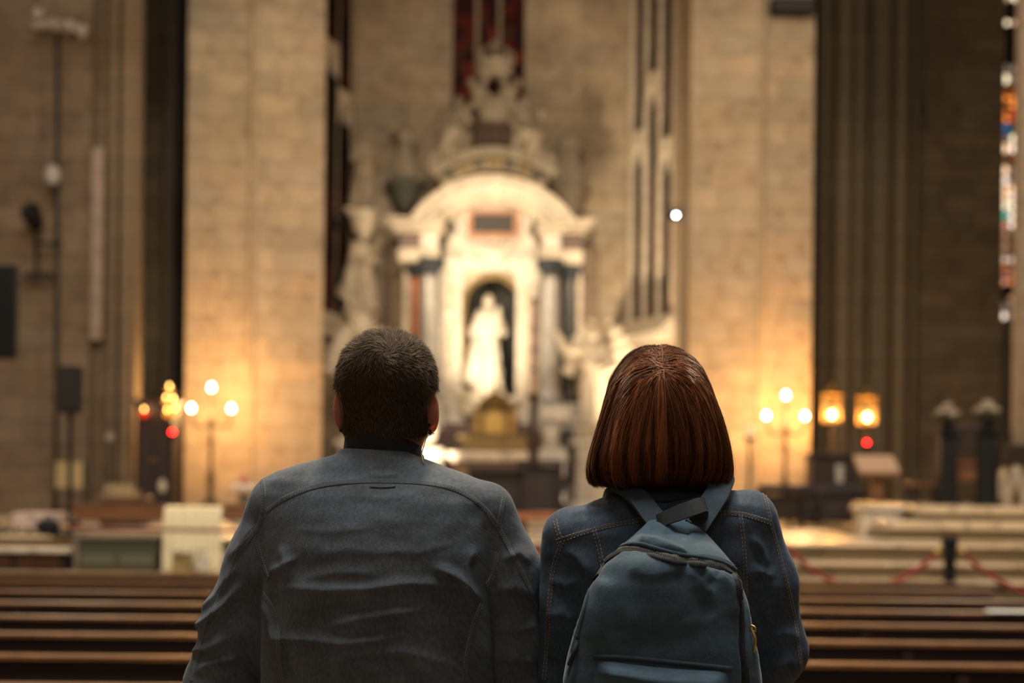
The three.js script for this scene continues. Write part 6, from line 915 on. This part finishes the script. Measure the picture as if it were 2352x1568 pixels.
    if (ok) { const q = new THREE.BufferGeometry(); q.setAttribute('position', new THREE.Float32BufferAttribute(Pq, 3)); q.setIndex(I); q.computeVertexNormals(); part('front_pocket', wrapUV(q), P.pack, bp); const l = trace(cast, [[1364, 1507], [1440, 1511], [1515, 1518], [1600, 1527], [1680, 1536]], 3); part('pocket_zip', seamBand(l, 0.004, 0.003), P.packDark, bp); } }
  // zip pullers
  { const h = cast(1316, 1498) ?? cast(1325, 1498), q = h.p; part('zip_puller', [tube([[q.x + 0.008, q.y + 0.022, q.z + 0.004], [q.x + 0.002, q.y + 0.004, q.z + 0.012], [q.x - 0.006, q.y - 0.018, q.z + 0.006]], 0.0035, 12, 8), ball(0.006, q.x + 0.009, q.y + 0.024, q.z + 0.004)], P.webbing, bp);
    const r = (cast(1728, 1466) ?? cast(1720, 1466)).p; part('zip_puller', [tube([[r.x - 0.002, r.y + 0.016, r.z + 0.003], [r.x + 0.003, r.y, r.z + 0.008], [r.x + 0.002, r.y - 0.02, r.z + 0.003]], 0.0022, 12, 6), tube([[r.x - 0.003, r.y + 0.02, r.z + 0.003], [r.x + 0.003, r.y + 0.017, r.z + 0.007], [r.x + 0.003, r.y + 0.011, r.z + 0.006], [r.x - 0.003, r.y + 0.014, r.z + 0.003]], 0.0015, 12, 6, true)], P.brass, bp, 'brass zip puller'); }
  // straps: padded bands from the bag over the shoulders and round under the arms
  const strap = (pts, half, thick, name, mat, lab) => {
    const c = new THREE.CatmullRomCurve3(pts.map((q) => q.p)), N = 60, Pq = [], I = [], prof = [[-1, -0.3], [-0.94, 0.8], [0, 1], [0.94, 0.8], [1, -0.3], [0.9, -1], [-0.9, -1]], m = prof.length;
    for (let i = 0; i <= N; i++) { const t = i / N, k = t * (pts.length - 1), a = Math.min(Math.floor(k), pts.length - 2), n = pts[a].n.clone().lerp(pts[a + 1].n, k - a).normalize(), q = c.getPoint(t), tg = c.getTangent(t), s = tg.clone().cross(n).normalize(), up = s.clone().cross(tg).normalize(); for (const [x, y] of prof) { const w = q.clone().addScaledVector(s, x * half).addScaledVector(up, y * thick); Pq.push(w.x, w.y, w.z); } }
    for (let i = 0; i < N; i++) for (let j = 0; j < m; j++) { const a = i * m + j, b = i * m + (j + 1) % m; I.push(a, b, a + m, b, b + m, a + m); }
    const q = new THREE.BufferGeometry(); q.setAttribute('position', new THREE.Float32BufferAttribute(Pq, 3)); q.setIndex(I); return part(name, wrapUV(toCreasedNormals(q, 0.9)), mat, bp, lab);
  };
  const nv = (x, y, z) => V(x, y, z).normalize();
  strap([{ p: J(1508, 1208, 0.135), n: nv(0, 0.3, 1) }, { p: J(1482, 1178, 0.112), n: nv(-0.1, 0.5, 1) }, { p: J(1460, 1146, 0.088), n: nv(-0.15, 0.75, 0.8) }, { p: J(1436, 1124, 0.046), n: nv(-0.15, 1, 0.4) }, { p: J(1420, 1122, -0.005), n: nv(-0.1, 1, -0.1) }, { p: J(1412, 1150, -0.07), n: nv(0, 0.6, -1) }, { p: J(1412, 1250, -0.12), n: nv(0, 0, -1) }, { p: J(1392, 1420, -0.13), n: nv(-0.3, 0, -1) }, { p: J(1330, 1560, -0.06), n: nv(-1, 0, -0.4) }, { p: J(1322, 1640, 0.06), n: nv(-1, 0, 0.2) }], 0.017, 0.005, 'shoulder_strap', P.packDark);
  strap([{ p: J(1572, 1204, 0.135), n: nv(0, 0.3, 1) }, { p: J(1598, 1172, 0.112), n: nv(0.1, 0.5, 1) }, { p: J(1624, 1140, 0.09), n: nv(0.15, 0.75, 0.8) }, { p: J(1648, 1108, 0.046), n: nv(0.15, 1, 0.4) }, { p: J(1662, 1098, -0.005), n: nv(0.1, 1, -0.1) }, { p: J(1660, 1130, -0.07), n: nv(0, 0.6, -1) }, { p: J(1655, 1250, -0.12), n: nv(0, 0, -1) }, { p: J(1672, 1420, -0.13), n: nv(0.3, 0, -1) }, { p: J(1718, 1560, -0.06), n: nv(1, 0, -0.4) }, { p: J(1726, 1640, 0.06), n: nv(1, 0, 0.2) }], 0.019, 0.005, 'shoulder_strap', P.packDark);
  strap([{ p: J(1492, 1194, 0.136), n: nv(0, 0.5, 1) }, { p: J(1506, 1184, 0.146), n: nv(-0.1, 0.6, 1) }, { p: J(1534, 1172, 0.158), n: nv(-0.1, 0.5, 1) }, { p: J(1564, 1161, 0.160), n: nv(0.0, 0.5, 1) }, { p: J(1586, 1155, 0.150), n: nv(0.6, 0.6, 0.6) }, { p: J(1596, 1160, 0.136), n: nv(1, 0.2, 0.1) }, { p: J(1592, 1178, 0.134), n: nv(0.8, -0.3, 0.6) }, { p: J(1570, 1198, 0.138), n: nv(0.3, 0.2, 1) }], 0.0135, 0.0014, 'grab_loop', P.webbing, 'black webbing grab loop');
}

// ---------- lamps of the church that hang or stand outside the frame ----------
{
  // shrine floodlights: one shows as a white point on the right jamb
  const lampBody = (name, label, pos, to, c, on, lens = 0.064) => {
    const t = thing(name, label, 'spotlight', pos); t.lookAt(...to);
    part('housing', lathe([[0, -0.16], [0.05, -0.16], [0.075, -0.1], [0.08, 0.03], [0.07, 0.03], [0.066, -0.02], [0, -0.02]], 20).rotateX(Math.PI / 2), M.black, t);
    part('lens', cyl(lens, lens, 0.012, 0, 0, 0, 20).rotateX(Math.PI / 2).translate(0, 0, 0.01), std({ color: lin(0.9, 0.9, 0.9), emissive: rgb(c), emissiveIntensity: on }), t);
    part('yoke', tube([[-0.085, 0, -0.05], [-0.1, 0.06, -0.09], [0, 0.15, -0.12], [0.1, 0.06, -0.09], [0.085, 0, -0.05]], 0.01, 20, 6), M.black, t);
    return t;
  };
  const rod = (t, a, b, name = 'rod', r = 0.014) => { t.updateMatrixWorld(true); part(name, tube([t.worldToLocal(a.clone()), t.worldToLocal(a.clone().lerp(b, 0.5)), t.worldToLocal(b.clone())], r, 6, 8), M.black, t); };
  const R1 = at(1553, 494, 20.6), L1 = V(-2.5, 5.2, -20.4), shrine = at(1125, 640, 24);
  lampBody('spotlight', 'small white spotlight glaring on the jamb of the right window', R1, [0.2, 2.6, -8], [0.85, 0.93, 1], 30, 0.02);
  { const t = lampBody('spotlight', 'spotlight hidden behind the edge of the left pier', L1, shrine.toArray(), WARM, 8); rod(t, L1.clone().add(V(-0.02, 0.02, 0.1)), V(-2.72, 5.2, -20.35), 'wall_arm'); }
  const f = (p, to, k) => p.clone().addScaledVector(to.clone().sub(p).normalize(), k).toArray();
  spotLight(NEUTRAL, LIGHT.shrineSpot * 0.5, f(R1, shrine, 0.15), at(1060, 660, 24).toArray(), 44, 0.9, 0.08);
  spotLight(NEUTRAL, LIGHT.shrineSpot * 1.3, f(L1, shrine, 0.15), at(1420, 600, 23.6).toArray(), 50, 0.9, 0.08);
  { const b = structure('beam', 'dark timber beam across the church above the platform'); part('timber', rbox(20, 0.24, 0.24, 0.4, 8.96, -13, 0.02), woodDark, b); }
  // front floods on the beam above the steps
  for (const x of [-1.6, 1.3]) {
    const p = V(x, 8.6, -13), to = V(-0.3, 3.6, -24);
    const t = lampBody('spotlight', x < 0 ? 'left floodlight on the beam above the platform' : 'right floodlight on the beam above the platform', p, to.toArray(), NEUTRAL, 6); rod(t, p.clone(), V(x, 8.85, -13));
    spotLight(NEUTRAL, LIGHT.shrineFill * 0.5, f(p, to, 0.1), to.toArray(), 11, 0.8, 0.15);
  }
  // floods standing on the platform, one on each side of the altar
  for (const [px, tx, ty] of [[985, 1000, 700], [1500, 1462, 600]]) {
    const p = at(px, 1140, px < 1200 ? 20.6 : 21.3), to = at(tx, ty, 23.6);
    const t = lampBody('floodlight', px < 1200 ? 'low floodlight on the platform left of the altar table' : 'low floodlight on the platform below the right window', p, to.toArray(), NEUTRAL, 6); rod(t, p.clone().add(V(0, -0.03, 0.04)), V(p.x, PLAT, p.z + 0.04), 'stand', 0.03);
    spotLight(NEUTRAL, LIGHT.low * (px < 1200 ? 1.2 : 3.4), f(p, to, 0.12), to.toArray(), px < 1200 ? 32 : 33, 0.8, 0.08);
  }
  { // lamp behind the tabernacle that lights the gable from below
    const p = at(1128, 1015, 22.7), to = at(1128, 575, 23.85); const t = lampBody('floodlight', 'small floodlight behind the tabernacle aimed up at the gable', p, to.toArray(), NEUTRAL, 6); rod(t, p.clone().add(V(0, -0.03, 0.04)), V(p.x, PLAT, p.z + 0.04), 'stand', 0.02); spotLight(NEUTRAL, LIGHT.gable, f(p, to, 0.1), to.toArray(), 40, 0.9, 0.06);
  }
  // floods that wash the piers
  for (const [x, tx] of [[-1.2, -3.0], [0.9, 3.0]]) {
    const p = V(x, 9.3, -9), to = V(tx, 5.6, -19.5);
    const t = lampBody('floodlight', x < 0 ? 'floodlight aimed at the left pier' : 'floodlight aimed at the right pier', p, to.toArray(), NEUTRAL, 6); rod(t, p.clone(), V(x, 12.97, -9));
    spotLight(NEUTRAL, LIGHT.upper, f(p, to, 0.1), to.toArray(), 17, 0.6, 0.2);
  }
  { // flood on the upper apse
    const p = V(-0.4, 9.6, -12), to = V(-0.4, 7.6, -24.5); rod(lampBody('floodlight', 'floodlight aimed at the upper wall of the apse', p, to.toArray(), NEUTRAL, 6), p.clone(), V(p.x, 12.97, p.z)); spotLight(NEUTRAL, LIGHT.apse, f(p, to, 0.1), to.toArray(), 16, 0.8, 0.2);
  }
  // round pendant lamps over the nave
  for (const [x, y, z, k, label] of [[0.1, 5.2, -3.6, 1.5, 'frosted pendant lamp over the aisle ahead of the two people'], [-4.2, 6.4, -9.8, 1.7, 'frosted pendant lamp over the left pews'], [4.6, 6.6, -10.6, 2.2, 'frosted pendant lamp over the right pews']]) {
    const t = thing('pendant_lamp', label, 'lamp', [x, y, z]);
    part('globe', ball(0.2, 0, 0, 0, 1, 0.8, 1, 24), std({ color: lin(0.9, 0.85, 0.75), emissive: rgb(NEUTRAL), emissiveIntensity: 6, roughness: 0.4 }), t);
    part('cap', lathe([[0, 0.26], [0.05, 0.25], [0.07, 0.15], [0.0, 0.15]], 16), M.bronze, t); part('chain', cyl(0.008, 0.008, 13 - y - 0.25, 0, 0.25 + (13 - y - 0.25) / 2, 0, 6), M.bronze, t);
    pointLight(NEUTRAL, LIGHT.nave * k, [0, 0, 0], 0.18, t);
  }
  // daylight through the lantern window in the vault above the aisle
  const sk = structure('window_6', 'square lantern window in the vault above the two people', [0, 12.93, -2.1]);
  for (let a = 0; a < 3; a++) for (let b = 0; b < 3; b++) part('glass_pane', box(1.3, 0.02, 1.3, (a - 1) * 1.34, 0, (b - 1) * 1.34), std({ color: lin(0.5, 0.52, 0.55), emissive: rgb(COOL), emissiveIntensity: 4 }), sk);
  part('frame', [-2.03, -0.67, 0.67, 2.03].flatMap((x) => [box(0.06, 0.1, 4.1, x, 0, 0), box(4.1, 0.1, 0.06, 0, 0, x)]), stoneMats[2], sk);
  rectLight(COOL, LIGHT.skylight, [0, 12.85, -2.1], [0, 0, -2.1001], 4, 4);
  // daylight through the tall window in the rear wall
  const w = structure('window_5', 'tall pale window in the rear wall behind the viewer', [0, 9.2, 10.46]);
  for (let c = 0; c < 4; c++) part('glass_pane', box(1.2, 5, 0.02, -1.86 + c * 1.24, 0, 0), std({ color: lin(0.5, 0.52, 0.55), emissive: rgb(COOL), emissiveIntensity: 2.5 }), w);
  part('frame', [box(5.2, 0.14, 0.12, 0, 2.55, 0), box(5.2, 0.14, 0.12, 0, -2.55, 0), ...[-2.5, -1.24, 0, 1.24, 2.5].map((x) => box(0.06, 5.1, 0.1, x, 0, 0))], stoneMats[2], w);
  rectLight(COOL, LIGHT.windowBack, [0, 9.2, 10.3], [0, 2.2, -2.4], 5, 5);
}
shadows(scene);
renderer.render(scene, camera);
